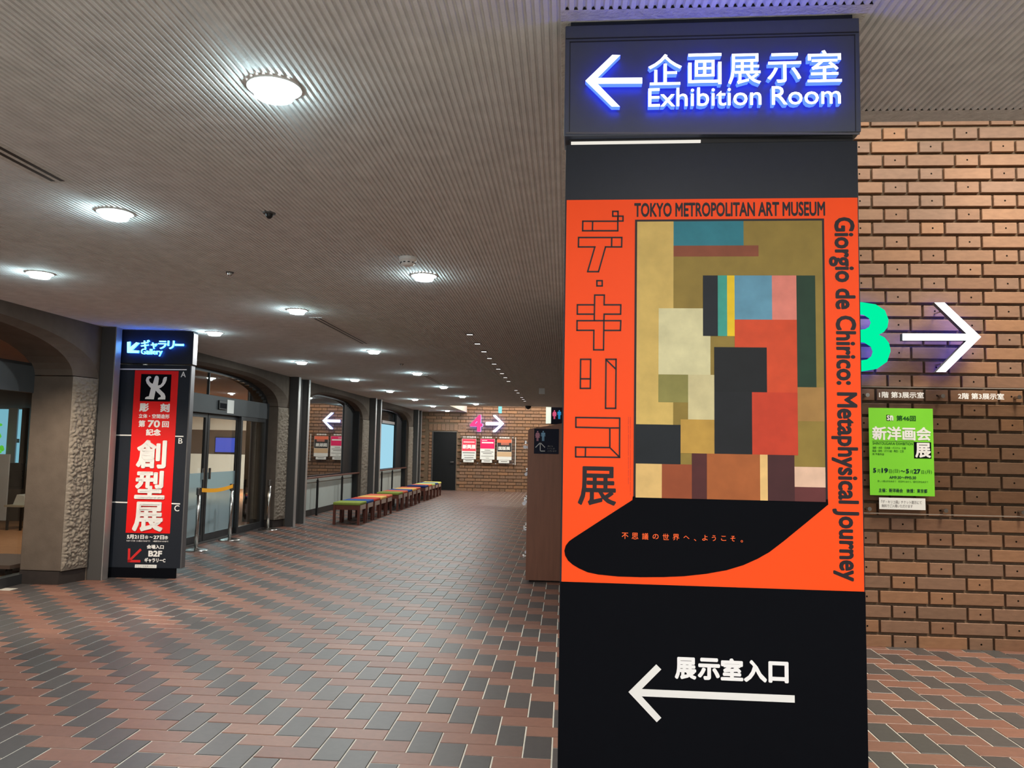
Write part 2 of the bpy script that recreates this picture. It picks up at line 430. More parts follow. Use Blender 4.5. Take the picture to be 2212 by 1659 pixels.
# ------------------------------------------------------------------ brick walls
ROWH, MOD = .1147, .577
def brick_mb(length, hole):
    mb = MB(); hx, hz, d, c = length / 2 - .0095, .0455, .030, .003
    lo = [(-hx, 0, -hz), (hx, 0, -hz), (hx, 0, hz), (-hx, 0, hz)]
    f1 = [(x, -d + c, z) for x, y, z in lo]; f2 = [(x * (hx - c) / hx, -d, z * (hz - c) / hz) for x, y, z in lo]
    mb.v = lo + f1 + f2
    for k in (0, 4):
        for i in range(4): j = (i + 1) % 4; mb.f.append((k + i, k + j, k + 4 + j, k + 4 + i))
    mb.f.append((8, 9, 10, 11)); mb.m = [0] * 9
    if hole:
        n = len(mb.v)
        for i in range(8): a = 2 * math.pi * i / 8; mb.v.append((.0075 * math.cos(a), -d - .0006, .0075 * math.sin(a)))
        mb.f.append(tuple(range(n, n + 8))); mb.m.append(1)
    return mb
B_H = brick_mb(MOD / 3, True); B_S = brick_mb(MOD * 2 / 3, False)
me_H = B_H.mesh('brick', [M_BRICK, M_HOLE]); me_S = B_S.mesh('brick', [M_BRICK, M_HOLE])
def brick_wall(root, y, x0, x1, zmax, hx0, singles, skip=lambda x0, x1, z: False):
    """flush rows of stretcher and header bricks; singles(x, z) says which are separate parts"""
    rest = MB(); cnt = 0; items = []
    for r in range(int(zmax / ROWH) + 1):
        z = .043 + r * ROWH
        if z > zmax: break
        off = 0 if r % 2 == 0 else .2885
        n0 = int((x0 - hx0) / MOD) - 2
        for i in range(n0, n0 + int((x1 - x0) / MOD) + 6):
            xh = hx0 + off + i * MOD
            items.append((xh, z, 0)); items.append((xh + MOD / 2, z, 1))
    for x, z, k in items:
        L = MOD / 3 / 2 if k == 0 else MOD / 3
        if x + L > x1 or x - L < x0 or skip(x - L, x + L, z): continue
        if singles(x, z) and cnt < 297:
            inst('brick', me_S if k else me_H, root, (x, y, z)); cnt += 1
        else:
            src = B_S if k else B_H; n = len(rest.v)
            rest.v += [(vx + x, vy + y, vz + z) for vx, vy, vz in src.v]
            rest.f += [tuple(n + i for i in f) for f in src.f]; rest.m += src.m
    rest.build('brickwork', [M_BRICK, M_HOLE], root, kind='stuff')
WR = 6.590
wr = empty('wall_right', (4, WR, 0), kind='structure', label='tall brown brick wall with peg-holed header bricks')
MB().box((.1, WR, 0), (8, WR + .25, HI)).build('mortar_bed', M_MORTAR, wr, kind='structure')
brick_wall(wr, WR, .1, 8, 4.5, 2.693, lambda x, z: 2.2 < x < 3.95 and z < 4.4)
WB = 27.93
wb = empty('wall_back', (-2, WB, 0), kind='structure', label='far brick wall around the dark door')
DX0, DX1, DZ = -4.72, -3.86, 2.08
m_ = MB(); m_.box((-6.2, WB, 0), (DX0, WB + .25, HI)); m_.box((DX1, WB, 0), (1.2, WB + .25, HI)); m_.box((DX0, WB, DZ), (DX1, WB + .25, HI))
m_.build('mortar_bed', M_MORTAR, wb, kind='structure')
brick_wall(wb, WB, -5.2, 1.0, 4.5, -2.77, lambda x, z: -3.8 < x < -1.35 and z < 2.95,
           lambda a, b, z: (b > DX0 - .12 and a < DX1 + .02 and z < DZ + .28))
sb = MB(); sb2 = sb
for i in range(9):                                  # soldier course over the door
    x = -4.86 + .075 + i * .15
    q = MB().box((x - .067, WB - .022, DZ + .035), (x + .067, WB, DZ + .255)); q.build('brick', M_BRICK, wb)
for i in range(18):                                 # jamb bricks left of the door
    z = .043 + i * ROWH
    q = MB().box((DX0 - .115, WB - .022, z - .047), (DX0 - .02, WB, z + .047)); q.build('brick', M_BRICK, wb)
dr = empty('door_2', (DX0, WB, 0), kind='structure', label='closed dark service door in the far brick wall')
MB().box((DX0 + .03, WB + .02, .005), (DX1 - .01, WB + .06, DZ - .02)).build('door_leaf', M_DOORG, dr, kind='structure')
MB().box((DX0 - .01, WB - .03, 0), (DX0 + .03, WB + .08, DZ)).box((DX0 - .01, WB - .005, DZ - .03), (DX1 + .01, WB + .08, DZ)).build('door_frame', M_STEEL, dr, kind='structure')
MB().tube([(DX1 - .08, WB + .02, 1.0), (DX1 - .08, WB - .03, 1.0), (DX1 - .2, WB - .03, 1.0)], .012).build('door_handle', M_CHROME, dr)
# wall behind the lockers, closing the corridor's right side
MB().box((.1, WR + .25, 0), (.3, YF + 4.5, ZC + .25)).build('wall_corridor', M_MORTAR, None, kind='structure')
MB().box((8, -6.5, 0), (8.2, 6.9, HI)).box((-14, -6.7, 0), (8.2, -6.5, HI)).build('wall_rear', mat('plain_wall', (.35, .28, .22), .8, noise_amt=.08, nscale=3), None, kind='structure')

# ------------------------------------------------------------------ left wall: concrete arches between steel posts
wl = empty('wall_left', (-5.15, 0, 0), kind='structure', label='concrete arcade with steel posts along the left')
SPR = 2.19; XA, XB, XR = -5.15, -5.24, -5.68      # front face, inner arch edge, back of reveal
P0 = 8.37; BAY = 6.05
def arch(a, b, rise, n=26):
    mid, half = (a + b) / 2, (b - a) / 2; pts = []
    for i in range(n + 1):
        t = -math.cos(math.pi * i / n); pts.append((mid + half * t, SPR + rise * max(0, 1 - abs(t) ** 3) ** .5))
    return pts
def rough_panel(name, p0, p1, z0, z1, nx, nz, amp):
    mb = MB(); d = Vector((p1[0] - p0[0], p1[1] - p0[1], 0)); n = Vector((d.y, -d.x, 0)).normalized()
    for k in range(nz + 1):
        for i in range(nx + 1):
            s, t = i / nx, k / nz; p = Vector((p0[0], p0[1], z0 + (z1 - z0) * t)) + d * s
            edge = min(1, 8 * min(s, 1 - s), 30 * min(t, 1 - t))
            q = p * 26; a = abs(noise.noise(q)) * 1.3 + .5 * abs(noise.noise(q * 2.3)); a = min(1, a * 1.5)
            mb.v.append(tuple(p + n * amp * (.25 + edge * a)))
    for k in range(nz):
        for i in range(nx):
            a = k * (nx + 1) + i; mb.f.append((a, a + 1, a + nx + 2, a + nx + 1)); mb.m.append(0)
    return mb.build(name, M_ROUGH, wl, smooth=True)
def pier(P, nx, nz):
    """one pier: steel posts at P, rough jamb panels on both sides"""
    for side in (0, 1):
        e2 = P - .02 if side == 0 else P + .70; e1 = P - .34 if side == 0 else P + 1.02
        rough_panel('rough_panel', (XB, e1) if side == 0 else (XA, e2), (XA, e2) if side == 0 else (XB, e1), .14, SPR - .008, nx, nz, .030)
        mb = MB()
        s = [(XR, e1, 0), (XB, e1, 0), (XA, e2, 0), (XR, e2, 0)]
        if side: s = s[::-1]
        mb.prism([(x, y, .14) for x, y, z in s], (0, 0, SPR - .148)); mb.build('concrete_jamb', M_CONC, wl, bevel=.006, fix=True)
        MB().prism([(x - .012 if x > XR else x, y, 0) for x, y, z in s], (0, 0, .135)).build('plinth', M_PLINTH, wl, fix=True)
    MB().box((-4.995, P, 0), (-4.985, P + .11, ZC)).build('steel_flange', M_STEELB, wl)
    MB().box((-5.15, P - .005, 0), (-4.995, P + .10, ZC)).build('steel_post', M_STEEL, wl)
    MB().box((-5.16, P + .11, 0), (-5.11, P + .58, ZC)).build('steel_web', M_STEEL, wl)
    rough_panel('rough_panel', (-5.105, P + .13), (-5.105, P + .36), .14, ZC - .01, max(4, nx // 2), nz // 2, .02)
    MB().box((-5.15, P + .59, 0), (-4.995, P + .67, ZC)).build('steel_post', M_STEEL, wl)
    MB().box((-4.995, P + .585, 0), (-4.985, P + .675, ZC)).build('steel_flange', M_STEELB, wl)
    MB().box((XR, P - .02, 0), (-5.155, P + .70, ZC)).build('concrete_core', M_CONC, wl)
def bay(P):
    """arch from the pier at P to the next pier"""
    a, b = P + 1.02, P + BAY - .34
    e2 = arch(a - .32, b + .32, .47); e1 = arch(a, b, .43); n = len(e1)
    mb = MB()
    for i in range(n - 1):
        mb.quad((XA, e2[i][0], e2[i][1]), (XA, e2[i + 1][0], e2[i + 1][1]), (XA, e2[i + 1][0], ZC + .02), (XA, e2[i][0], ZC + .02))
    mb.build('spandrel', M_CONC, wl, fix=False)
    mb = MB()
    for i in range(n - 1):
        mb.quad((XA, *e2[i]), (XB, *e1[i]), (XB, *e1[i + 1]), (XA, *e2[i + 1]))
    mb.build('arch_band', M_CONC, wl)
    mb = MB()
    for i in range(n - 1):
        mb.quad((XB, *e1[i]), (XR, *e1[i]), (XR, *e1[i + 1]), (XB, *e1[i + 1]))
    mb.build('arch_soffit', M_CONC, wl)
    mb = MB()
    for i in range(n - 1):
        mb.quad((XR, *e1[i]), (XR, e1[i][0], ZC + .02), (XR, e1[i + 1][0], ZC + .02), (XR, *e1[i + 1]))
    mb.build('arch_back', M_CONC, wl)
    return a, b, e1
for k, (nx, nz) in ((0, (30, 230)), (1, (22, 150)), (2, (12, 90)), (3, (10, 70)), (-1, (6, 30))): pier(P0 + BAY * k, nx, nz)
BAYS = [bay(P0 + BAY * k) for k in (-1, 0, 1, 2)]
MB().box((-5.6, P0 - BAY - 12, 0), (-5.15, P0 - BAY - .3, ZC)).build('concrete_core', M_CONC, wl)
MB().box((XR, P0 + 3 * BAY + 1.02, 0), (-5.13, 27.95, ZC)).build('concrete_core', M_ROUGH, wl)
# rooms behind the arcade
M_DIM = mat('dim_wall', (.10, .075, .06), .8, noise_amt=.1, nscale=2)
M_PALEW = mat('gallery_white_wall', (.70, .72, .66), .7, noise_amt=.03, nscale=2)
M_CARPET = mat('gallery_carpet', (.42, .20, .09), .9, noise_amt=.1, nscale=8)
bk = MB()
bk.box((-6.2, 15.0, 0), (-6.12, 27.95, ZC)); bk.box((-6.2, 15.0, 0), (-5.7, 15.06, ZC))  # long partition added to keep the space behind the panes dark
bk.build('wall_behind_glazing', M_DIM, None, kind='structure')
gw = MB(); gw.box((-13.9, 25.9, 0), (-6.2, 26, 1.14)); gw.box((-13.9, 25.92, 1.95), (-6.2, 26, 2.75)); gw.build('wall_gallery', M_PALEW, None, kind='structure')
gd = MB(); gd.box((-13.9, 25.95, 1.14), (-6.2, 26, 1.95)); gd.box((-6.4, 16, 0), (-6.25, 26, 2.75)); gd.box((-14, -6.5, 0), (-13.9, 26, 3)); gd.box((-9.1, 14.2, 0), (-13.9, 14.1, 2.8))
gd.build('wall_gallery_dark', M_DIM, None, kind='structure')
MB().box((-13.9, -6.4, -.003), (-5.76, 25.9, .001)).build('floor_gallery', M_CARPET, None, kind='structure')
MB().box((-14, -6.4, 2.8), (-5.7, 28, 2.9)).build('ceiling_gallery', mat('gallery_ceiling', (.20, .115, .08), .8, noise_amt=.05, nscale=3), None, kind='structure')

# ------------------------------------------------------------------ ceiling fixtures
def downlight(x, y, label, z=ZC):
    t = empty('downlight', (x, y, z), label, 'ceiling light', 'round downlights in the ribbed ceiling')
    MB().lathe((x, y, z), [(.088, .004), (.088, -.006)], 28).build('glowing_disc', M_DISC, t)
    MB().lathe((x, y, z), [(.095, .003), (.095, -.0065), (.089, -.0065), (.089, .003)], 28, cap=False).build('trim_ring', M_PAPER, t)
    MB().lathe((x, y, z), [(.074, -.012), (.068, -.036), (.064, -.036), (.070, -.012)], 28, cap=False).build('glass_rim', M_GCUP, t, smooth=True)
    area('downlight_lamp', (x, y, z - .012), DL, (1, .975, .94), .15)
    l = D.lights.new('downlight_spill', 'POINT'); l.energy = DL * .19; l.color = (.74, .92, 1); l.shadow_soft_size = .02
    o = D.objects.new('downlight_spill', l); COL.objects.link(o); o.location = (x, y, z - .034)
rowA = [(-1.05, 2.65), (-1.06, 5.70)]
rowB = [(-2.51, 4.13), (-2.54, 7.21), (-2.56, 10.3), (-2.55, 13.35), (-2.55, 16.3), (-2.54, 19.25), (-2.56, 22.36)]
rowC = [(-4.01, 5.67), (-4.03, 8.72), (-4.05, 11.79), (-4.04, 14.83), (-4.0, 17.7), (-4.0, 20.7), (-4.05, 23.9), (-4.04, 26.8)]
for p, l in zip(rowA, ['largest round downlight, the nearest one over the floor', 'round downlight beside the smoke detector']): downlight(*p, l)
ordw = ['nearest', 'second', 'third', 'fourth', 'fifth', 'sixth', 'seventh', 'farthest']
for i, p in enumerate(rowB): downlight(*p, 'round downlight, %s in the middle lengthwise row' % (ordw[i] if i < 6 else 'farthest'))
for i, p in enumerate(rowC): downlight(*p, 'round downlight, %s in the row nearest the left wall' % ordw[i])
for i, (x, y) in enumerate([(-2.5, 1.1), (-4.0, 2.6), (-1.05, -.4), (-2.5, -2), (-4.0, -.5), (1.3, -.4), (2.8, 1.1), (1.3, -3.4), (4.2, -.6), (.45, -.2), (.45, -1.9)]):  # lamps alone, out of view; those right of centre added to light the sign
    l = area('downlight_lamp', (x, y, ZC - .012), DL * (.7 if x < 0 else 1.1), (1, .975, .94), .15)
slots = [8.68, 9.45, 10.22, 10.98, 11.71, 12.45, 13.19, 13.94, 14.72, 16.97, 17.74, 19.26, 19.97, 20.73]
for i, y in enumerate(slots):
    place = 'first' if i == 0 else 'last' if i == len(slots) - 1 else None
    t = empty('slot_light', (-1.08, y, ZC), 'small slot light, %s from the viewer in the single file' % (
        ['first', 'second', 'third', 'fourth', 'fifth', 'sixth', 'seventh', 'eighth', 'ninth', 'tenth', 'eleventh', 'twelfth', 'thirteenth', 'fourteenth'][i]),
        'ceiling light', 'small slot lights in one long file')
    MB().box((-1.125, y - .03, ZC - .006), (-1.035, y + .03, ZC + .004)).build('housing', M_STEEL, t)
    MB().box((-1.112, y - .018, ZC - .0075), (-1.048, y + .018, ZC - .005)).build('lens', M_SLOT, t)
for n_, (y0, y1) in zip(('nearest', 'middle', 'farthest'), ((1.70, 3.61), (7.66, 9.56), (13.75, 15.66))):
    t = empty('air_diffuser', (-2.5, (y0 + y1) / 2, ZC), '%s double-slot air diffuser in the ribbed ceiling' % n_, 'air vent', 'linear air diffusers')
    MB().box((-2.565, y0 - .03, ZC - .003), (-2.435, y1 + .03, ZC + .003)).build('frame', M_CEILP, t)
    for xx in (-2.53, -2.482): MB().box((xx, y0, ZC - .0045), (xx + .022, y1, ZC - .002)).build('slot', M_BLK, t)
t = empty('smoke_detector', (-1.07, 5.15, ZC), 'pale grey round smoke detector beside a downlight', 'smoke detector')
MB().lathe((-1.07, 5.15, ZC), [(.060, .0), (.060, -.020), (.050, -.030)], 24).build('base', mat('detector_grey', (.85, .86, .84), .5), t)
MB().lathe((-1.07, 5.15, ZC), [(.046, -.030), (.046, -.044), (.036, -.056), (.02, -.060)], 24).build('cap', mat('detector_grey', ()), t)
for i in range(10):
    a = 2 * math.pi * i / 10; c, s = math.cos(a), math.sin(a)
    MB().box((-1.07 + .0455 * c - .007, 5.15 + .0455 * s - .002, ZC - .042), (-1.07 + .0455 * c + .007, 5.15 + .0455 * s + .002, ZC - .035)).build('vent_slot', M_BLK, t)
def sprinkler(x, y, label, m, r=.02, cat='sprinkler'):
    t = empty('sprinkler', (x, y, ZC), label, cat)
    MB().lathe((x, y, ZC), [(r * 1.6, .0), (r * 1.5, -.006), (r, -.008)], 16).build('collar', M_STEEL, t)
    MB().lathe((x, y, ZC), [(r, -.008), (r * .8, -.022), (r * .35, -.032)], 16).build('head', m, t)
sprinkler(-1.64, 4.146, 'small black sprinkler head behind the largest downlight', M_BLK, .022)
sprinkler(-2.5, 5.615, 'small pale sprinkler head between two middle-row downlights', M_CHROME, .018)
sprinkler(-2.52, 11.9, 'small pale sprinkler head further down the middle row', M_CHROME, .022)
t = empty('dome_camera', (-1.1, 23.1, ZC), 'small dark dome at the far edge of the ribbed ceiling', 'camera')
MB().lathe((-1.1, 23.1, ZC), [(.09, .0), (.09, -.02), (.075, -.06), (.04, -.09), (.01, -.1)], 16).build('dome', M_BLK, t, smooth=True)
t = empty('ceiling_bracket', (-.5, 16.4, ZC), 'small white bracket fixed under the ceiling near the lockers', 'bracket')
MB().box((-.56, 16.35, ZC - .12), (-.44, 16.42, ZC)).build('plate', M_PAPER, t)

# ------------------------------------------------------------------ the large signboard
A = Plane((-.010, 2.259), (.8195, 2.2435))
W_ = A.w
sg = empty('signboard', (.4, 2.26, 0), 'floor-to-ceiling charcoal sign pillar with a big orange poster', 'signboard', 'sign pillars')
def panelbox(mb, pl, u0, u1, v0, v1, h0, h1):
    mb.prism(pl.poly([(u0, v0), (u1, v0), (u1, v1), (u0, v1)], h1), -pl.n * (h1 - h0)); return mb
panelbox(MB(), A, 0, W_, .09, 2.395, -.10, -.002).build('body', M_SIGN, sg, bevel=.002, fix=True)
panelbox(MB(), A, .0, W_ - .0, 0, .09, -.03, -.004).build('plinth', M_BLACKV, sg, fix=True)
hd = panelbox(MB(), A, -.006, W_ + .006, 2.415, 2.752, -.10, .012).build('header_box', M_SIGNH, sg, bevel=.003, fix=True)
panelbox(MB(), A, .01, W_ - .01, 2.752, ZC, -.09, .002).build('ceiling_collar', M_SIGN, sg, fix=True)
panelbox(MB(), A, .01, W_ - .01, 2.395, 2.415, -.09, -.012).build('shadow_gap', M_BLK, sg, fix=True)
panelbox(MB(), A, .015, .39, 2.3965, 2.4035, -.012, -.001).build('light_gap', lamp('gap_light', (1, .95, .85), .8), sg, fix=True)
H0 = .0125
mb = MB(); c8 = Crop(A, 1100, 0, 1.989)
for y0, y1, xa, xb in ((176, 148, 246, 1492), (190, 160, 262, 1478)):
    stroke(mb, A, [c8.uv(xa, y0), c8.uv(xb, y1)], .0035, H0, th=.0005)
stroke(mb, A, [c8.uv(262, 190), c8.uv(259, 575)], .002, H0, th=.0005); stroke(mb, A, [c8.uv(1478, 160), c8.uv(1482, 570)], .002, H0, th=.0005)
mb.build('cover_joint', M_BLK, sg, fix=True)
mb = MB(); stroke(mb, A, [c8.uv(250, 579), c8.uv(1494, 582)], .006, .013, th=.001); mb.build('bottom_lip', M_SIGNS, sg, fix=True)
LH, LD = .024, .022       # letters stand off the header
lit_shape('lit_arrow', A, [c8.uv(*p) for p in [(327, 378), (440, 269), (474, 270), (378, 366), (566, 365), (566, 390), (378, 391), (472, 487), (438, 487)]], LH, LD, M_LWHITE, M_LBLUE, hd)
tx = [(592, 266, 733, 396), (760, 263, 900, 394), (928, 264, 1066, 392), (1093, 262, 1236, 386), (1262, 250, 1406, 384)]
for ch, b in zip('企画展示室', tx):
    text('lit_letter', A, ch, c8.box(*b), LH, M_LWHITE, hd, bold=.006, depth=LD, side=M_LBLUE)
text('lit_lettering', A, 'Exhibition', c8.box(592, 408, 1068, 487, 404, 482), LH, M_LWHITE, hd, bold=.005, depth=LD, side=M_LBLUE)
text('lit_lettering', A, 'Room', c8.box(1112, 400, 1402, 480, 398, 476), LH, M_LWHITE, hd, bold=.005, depth=LD, side=M_LBLUE)
# the poster
po = empty('poster', (.4, 2.25, 0), 'large orange exhibition poster with black Japanese title on the near pillar', 'poster')
tl = A.uv(1223, 432); tr = A.uv(1853, 427.5); bl = A.uv(1213.5, 1256); br = A.uv(1866, 1278)
vt, vb = (tl[1] + tr[1]) / 2, (bl[1] + br[1]) / 2
sheet('backing', A, rect(.0045, W_ - .004, vb, vt), 0, M_ORANGE, po)
F1 = .0012; c6 = Crop(A, 1190, 400, 1.8435)
text('printed_text', A, 'TOKYO METROPOLITAN ART MUSEUM', Crop(A, 0, 0, 1).box(1370, 437, 1782, 468), F1, M_INK, po, bold=.032)
b = c6.box(1103, 125, 1209, 1578); ul, ur = c6.uv(1106, 700)[0], c6.uv(1212, 700)[0]
text('printed_text', A, 'Giorgio de Chirico: Metaphysical Journey', (ul + .004, ur + .004, c6.uv(1160, 1577)[1], c6.uv(1160, 128)[1]), F1, M_INK, po, bold=.034, rot=True)
c7 = Crop(A, 1200, 1060, 3.253)
pic = [Crop(A, 0, 0, 1).uv(*p) for p in [(1370, 1080), (1787.5, 1088), (1780, 474.5), (1370, 473)]]
pu0 = (pic[0][0] + pic[3][0]) / 2; pu1 = (pic[1][0] + pic[2][0]) / 2; pv0 = (pic[0][1] + pic[1][1]) / 2; pv1 = (pic[2][1] + pic[3][1]) / 2
sheet('picture_border', A, rect(pu0, pu1, pv0, pv1), F1, M_INK, po)
sw = [(543, 40), (540, 65), (330, 200), (130, 330), (95, 355), (72, 385), (62, 420), (68, 455), (88, 490), (120, 518), (165, 545), (225, 572), (300, 588), (440, 602), (600, 607), (760, 606), (900, 600), (1060, 583),
      (1200, 558), (1320, 522), (1420, 477), (1500, 432), (1600, 356), (1760, 225), (1915, 97), (1913, 60)]
swo = sheet('printed_shape', A, [c7.uv(*p) for p in sw], F1 + .0001, M_BLACKV, po)
tg = '不思議の世界へ、ようこそ。'
xs = [465, 535, 608, 682, 752, 823, 898, 972, 1030, 1098, 1162, 1228, 1300]; ws = [46, 46, 44, 42, 44, 46, 42, 16, 38, 28, 36, 34, 16]; hs = [44, 46, 46, 36, 44, 44, 22, 14, 40, 40, 34, 38, 16]
for i, ch in enumerate(tg):
    yc = 316 + (xs[i] - 465) * .026 + (17 if ch in '、。' else 0)
    text('printed_text', A, ch, c7.box(xs[i], yc - hs[i] / 2, xs[i] + ws[i], yc + hs[i] / 2), F1 + .0012, M_ORTXT, po, bold=.012)
# outlined title strokes
mb = MB(); ca = Crop(A, 1200, 420, 4.61); cb = Crop(A, 1200, 740, 4.365); sw_ = .0042
for closed, pts in [(1, [(570, 170), (622, 170), (622, 218), (570, 218)]), (1, [(622, 218), (672, 218), (672, 266), (622, 266)]), (1, [(272, 268), (620, 268), (620, 363), (270, 363)]),
                    (0, [(622, 218), (620, 268)]), (0, [(370, 268), (368, 363)]),
                    (1, [(230, 430), (660, 430), (658, 524), (498, 524), (428, 770), (320, 770), (392, 524), (228, 524)]), (0, [(560, 430), (558, 524)]),
                    (1, [(412, 860), (465, 860), (465, 912), (412, 912)]),
                    (0, [(386, 1255), (390, 1003), (486, 1003), (484, 1100), (650, 1100), (648, 1193), (484, 1193), (482, 1258)]), (0, [(386, 1100), (218, 1100), (217, 1193), (384, 1193)]),
                    (1, [(482, 1258), (215, 1258), (214, 1354), (382, 1354), (380, 1548), (478, 1548)]), (0, [(482, 1258), (650, 1258), (646, 1355), (481, 1355)])]:
    stroke(mb, A, [ca.uv(*p) for p in pts], sw_, F1, bool(closed))
for closed, pts in [(1, [(237, 158), (332, 158), (328, 432), (234, 432)]), (0, [(236, 342), (330, 342)]), (1, [(476, 158), (571, 158), (567, 620), (472, 620)]), (0, [(480, 165), (568, 250)]),
                    (1, [(192, 706), (605, 712), (603, 1082), (190, 1077), (190, 986), (512, 990), (512, 805), (192, 798)]), (0, [(512, 805), (605, 805)]), (0, [(512, 990), (603, 1080)]), (0, [(283, 988), (281, 1077)])]:
    stroke(mb, A, [cb.uv(*p) for p in pts], sw_, F1, bool(closed))
mb.build('outlined_title', M_INK, po, fix=True)
text('printed_text', A, '展', cb.box(212, 1168, 573, 1535), F1, M_INK, po, bold=.018)
mb = MB()      # two lines of very small red print beside the title
for x, y0, y1 in ((687, 702, 1335), (706, 702, 1438)):
    y = y0
    while y < y1:
        l = random.uniform(8, 40); a = cb.uv(x, y); b = cb.uv(x, min(y + l, y1)); stroke(mb, A, [a, b], .0008, F1); y += l + random.choice([3, 5, 14])
mb.build('small_print', mat('red_ink', (.55, .02, .01), .5), po, fix=True)
# a plain patchwork of colour fields stands in for the picture
PM = {}
def pcol(c, n=.12):
    k = 'picture_%d_%d_%d' % tuple(int(v * 255) for v in c)
    return mat(k, c, .55, spec=.25, noise_amt=n, nscale=22, detail=6)
def patch(pts, c, lvl):     # pts in unit picture space, y down
    q = [(pu0 + .006 + x * (pu1 - pu0 - .012), pv1 - .006 - y * (pv1 - pv0 - .012)) for x, y in pts]
    sheet('colour_field', A, q, F1 + .001 + lvl * .0003, pcol(c), po, th=.0003)
OCH = (.27, .19, .04); CREAM = (.62, .44, .13)
R_ = lambda a, b, c, d: [(a, b), (c, b), (c, d), (a, d)]
for r_, c_, l_ in [((0, 0, 1, 1), OCH, 0), ((0, 0, .20, .74), CREAM, 1), ((.20, 0, .58, .09), (.03, .20, .25), 1), ((.20, .09, .66, .13), (.24, .07, .035), 1), ((.86, .20, .96, .60), (.015, .045, .025), 1),
                   ((.86, .60, 1, .72), (.36, .20, .06), 1), ((.12, .32, .40, .56), (.66, .62, .36), 2), ((.12, .56, .28, .66), (.26, .24, .07), 2), ((.36, .20, .44, .42), (.012, .016, .022), 3),
                   ((.44, .20, .49, .42), (.05, .34, .27), 3), ((.49, .20, .53, .42), (.80, .55, .02), 3), ((.53, .20, .73, .36), (.12, .30, .42), 3), ((.73, .20, .86, .36), (.70, .22, .17), 3),
                   ((.53, .36, .86, .46), (.62, .07, .022), 3), ((.42, .46, .70, .62), (.008, .010, .012), 3), ((.70, .46, .86, .62), (.62, .07, .022), 3), ((.28, .56, .42, .72), (.62, .55, .30), 3),
                   ((.42, .62, .62, .84), (.010, .012, .015), 3), ((.62, .62, .86, .84), (.55, .05, .02), 3), ((0, .74, .24, .88), (.010, .014, .018), 3), ((.24, .72, .42, .84), (.50, .30, .06), 3),
                   ((0, .88, .14, 1), (.72, .48, .18), 3), ((.14, .88, .30, 1), (.30, .07, .025), 3), ((.30, .84, .38, 1), (.08, .02, .02), 3), ((.38, .84, .66, 1), (.38, .11, .03), 3),
                   ((.66, .84, .70, 1), (.80, .52, .20), 3), ((.70, .84, .84, 1), (.06, .018, .02), 3), ((.84, .88, 1, .95), (.75, .50, .36), 3), ((.84, .95, 1, 1), (.12, .03, .03), 3)]:
    patch(R_(*r_), c_, l_)
# lower notice
ct = Crop(A, 1320, 1380, 5.027)
nt_ = empty('directional_decal', (.4, 2.25, 0), 'white arrow and Japanese lettering low on the near black pillar', 'sign')
sheet('black_film', A, rect(.001, W_ - .001, .10, vb - .001), 0, M_BLACKV, nt_)
sheet('white_arrow', A, [ct.uv(*p) for p in [(188, 575), (490, 275), (545, 330), (332, 543), (1992, 612), (1993, 691), (332, 622), (545, 855), (495, 903)]], F1, M_WHITE, nt_)
for ch, b in zip('展示室入口', [(692, 198, 926, 438), (940, 207, 1182, 446), (1190, 212, 1434, 454), (1440, 230, 1690, 470), (1708, 245, 1926, 478)]):
    text('white_lettering', A, ch, ct.box(*b), F1, mat('white_vinyl', (.9, .9, .9), .5), nt_, bold=.045)

# ------------------------------------------------------------------ the farther signboard on the left
B = Plane((-5.046, 8.562), (-4.229, 8.619))
W2 = B.w
s2 = empty('signboard', (-4.64, 8.6, 0), 'narrow dark sign pillar with a tall red banner before the steel post', 'signboard', 'sign pillars')
panelbox(MB(), B, .0, W2 - .0, .11, 2.37, -.10, -.002).build('body', M_SIGN, s2, bevel=.002, fix=True)
panelbox(MB(), B, W2 - .012, W2 + .001, .11, 2.37, -.10, .0).build('side_trim', M_SIGNS, s2, fix=True)
panelbox(MB(), B, -.035, W2 - .06, 0, .11, -.03, .004).build('plinth', M_BLACKV, s2, fix=True)
h2 = panelbox(MB(), B, -.004, W2 + .008, 2.385, ZC - .006, -.11, .01).build('header_box', M_SIGN, s2, bevel=.003, fix=True)
panelbox(MB(), B, W2 - .006, W2 + .012, 2.385, ZC - .03, -.11, .008).build('header_side', M_SIGNS, s2, fix=True)
d1 = Crop(B, 240, 700, 6.38); d2 = Crop(B, 220, 680, 2.764); d3 = Crop(B, 220, 1120, 11.06)
lit_shape('lit_arrow', B, [d1.uv(*p) for p in [(250, 255), (292, 250), (288, 330), (375, 258), (418, 268), (318, 368), (410, 372), (405, 406), (250, 402)]], .03, .022, M_LCYAN, M_LBLUE3, h2)
for ch, b in zip('ギャラリー', [(437, 225, 552, 348), (568, 262, 660, 350), (672, 238, 785, 350), (800, 236, 892, 350), (902, 280, 1022, 308)]):
    text('lit_letter', B, ch, d1.box(*b), .03, M_LCYAN, h2, bold=.02, depth=.02, side=M_LBLUE3)
text('lit_lettering', B, 'Gallery', d1.box(435, 348, 728, 448), .03, M_LCYAN, h2, bold=.012, depth=.02, side=M_LBLUE3)
G1 = .0012
bn = empty('banner', (-4.64, 8.6, 0), 'tall red exhibition banner with white Japanese characters', 'banner')
r0 = d1.uv(332, 640); r1 = d1.uv(935, 645); r2 = d2.uv(142, 1300); r3 = d2.uv(405, 1307)
ru0, ru1 = (r0[0] + r2[0]) / 2, (r1[0] + r3[0]) / 2; rv1, rv0 = (r0[1] + r1[1]) / 2, (r2[1] + r3[1]) / 2
sheet('backing', B, rect(ru0, ru1, rv0, rv1), 0, M_REDP, bn)
q = d1.box(406, 688, 824, 1062, 695, 1070); sheet('black_square', B, rect(*q), G1, M_BLACKV, bn)
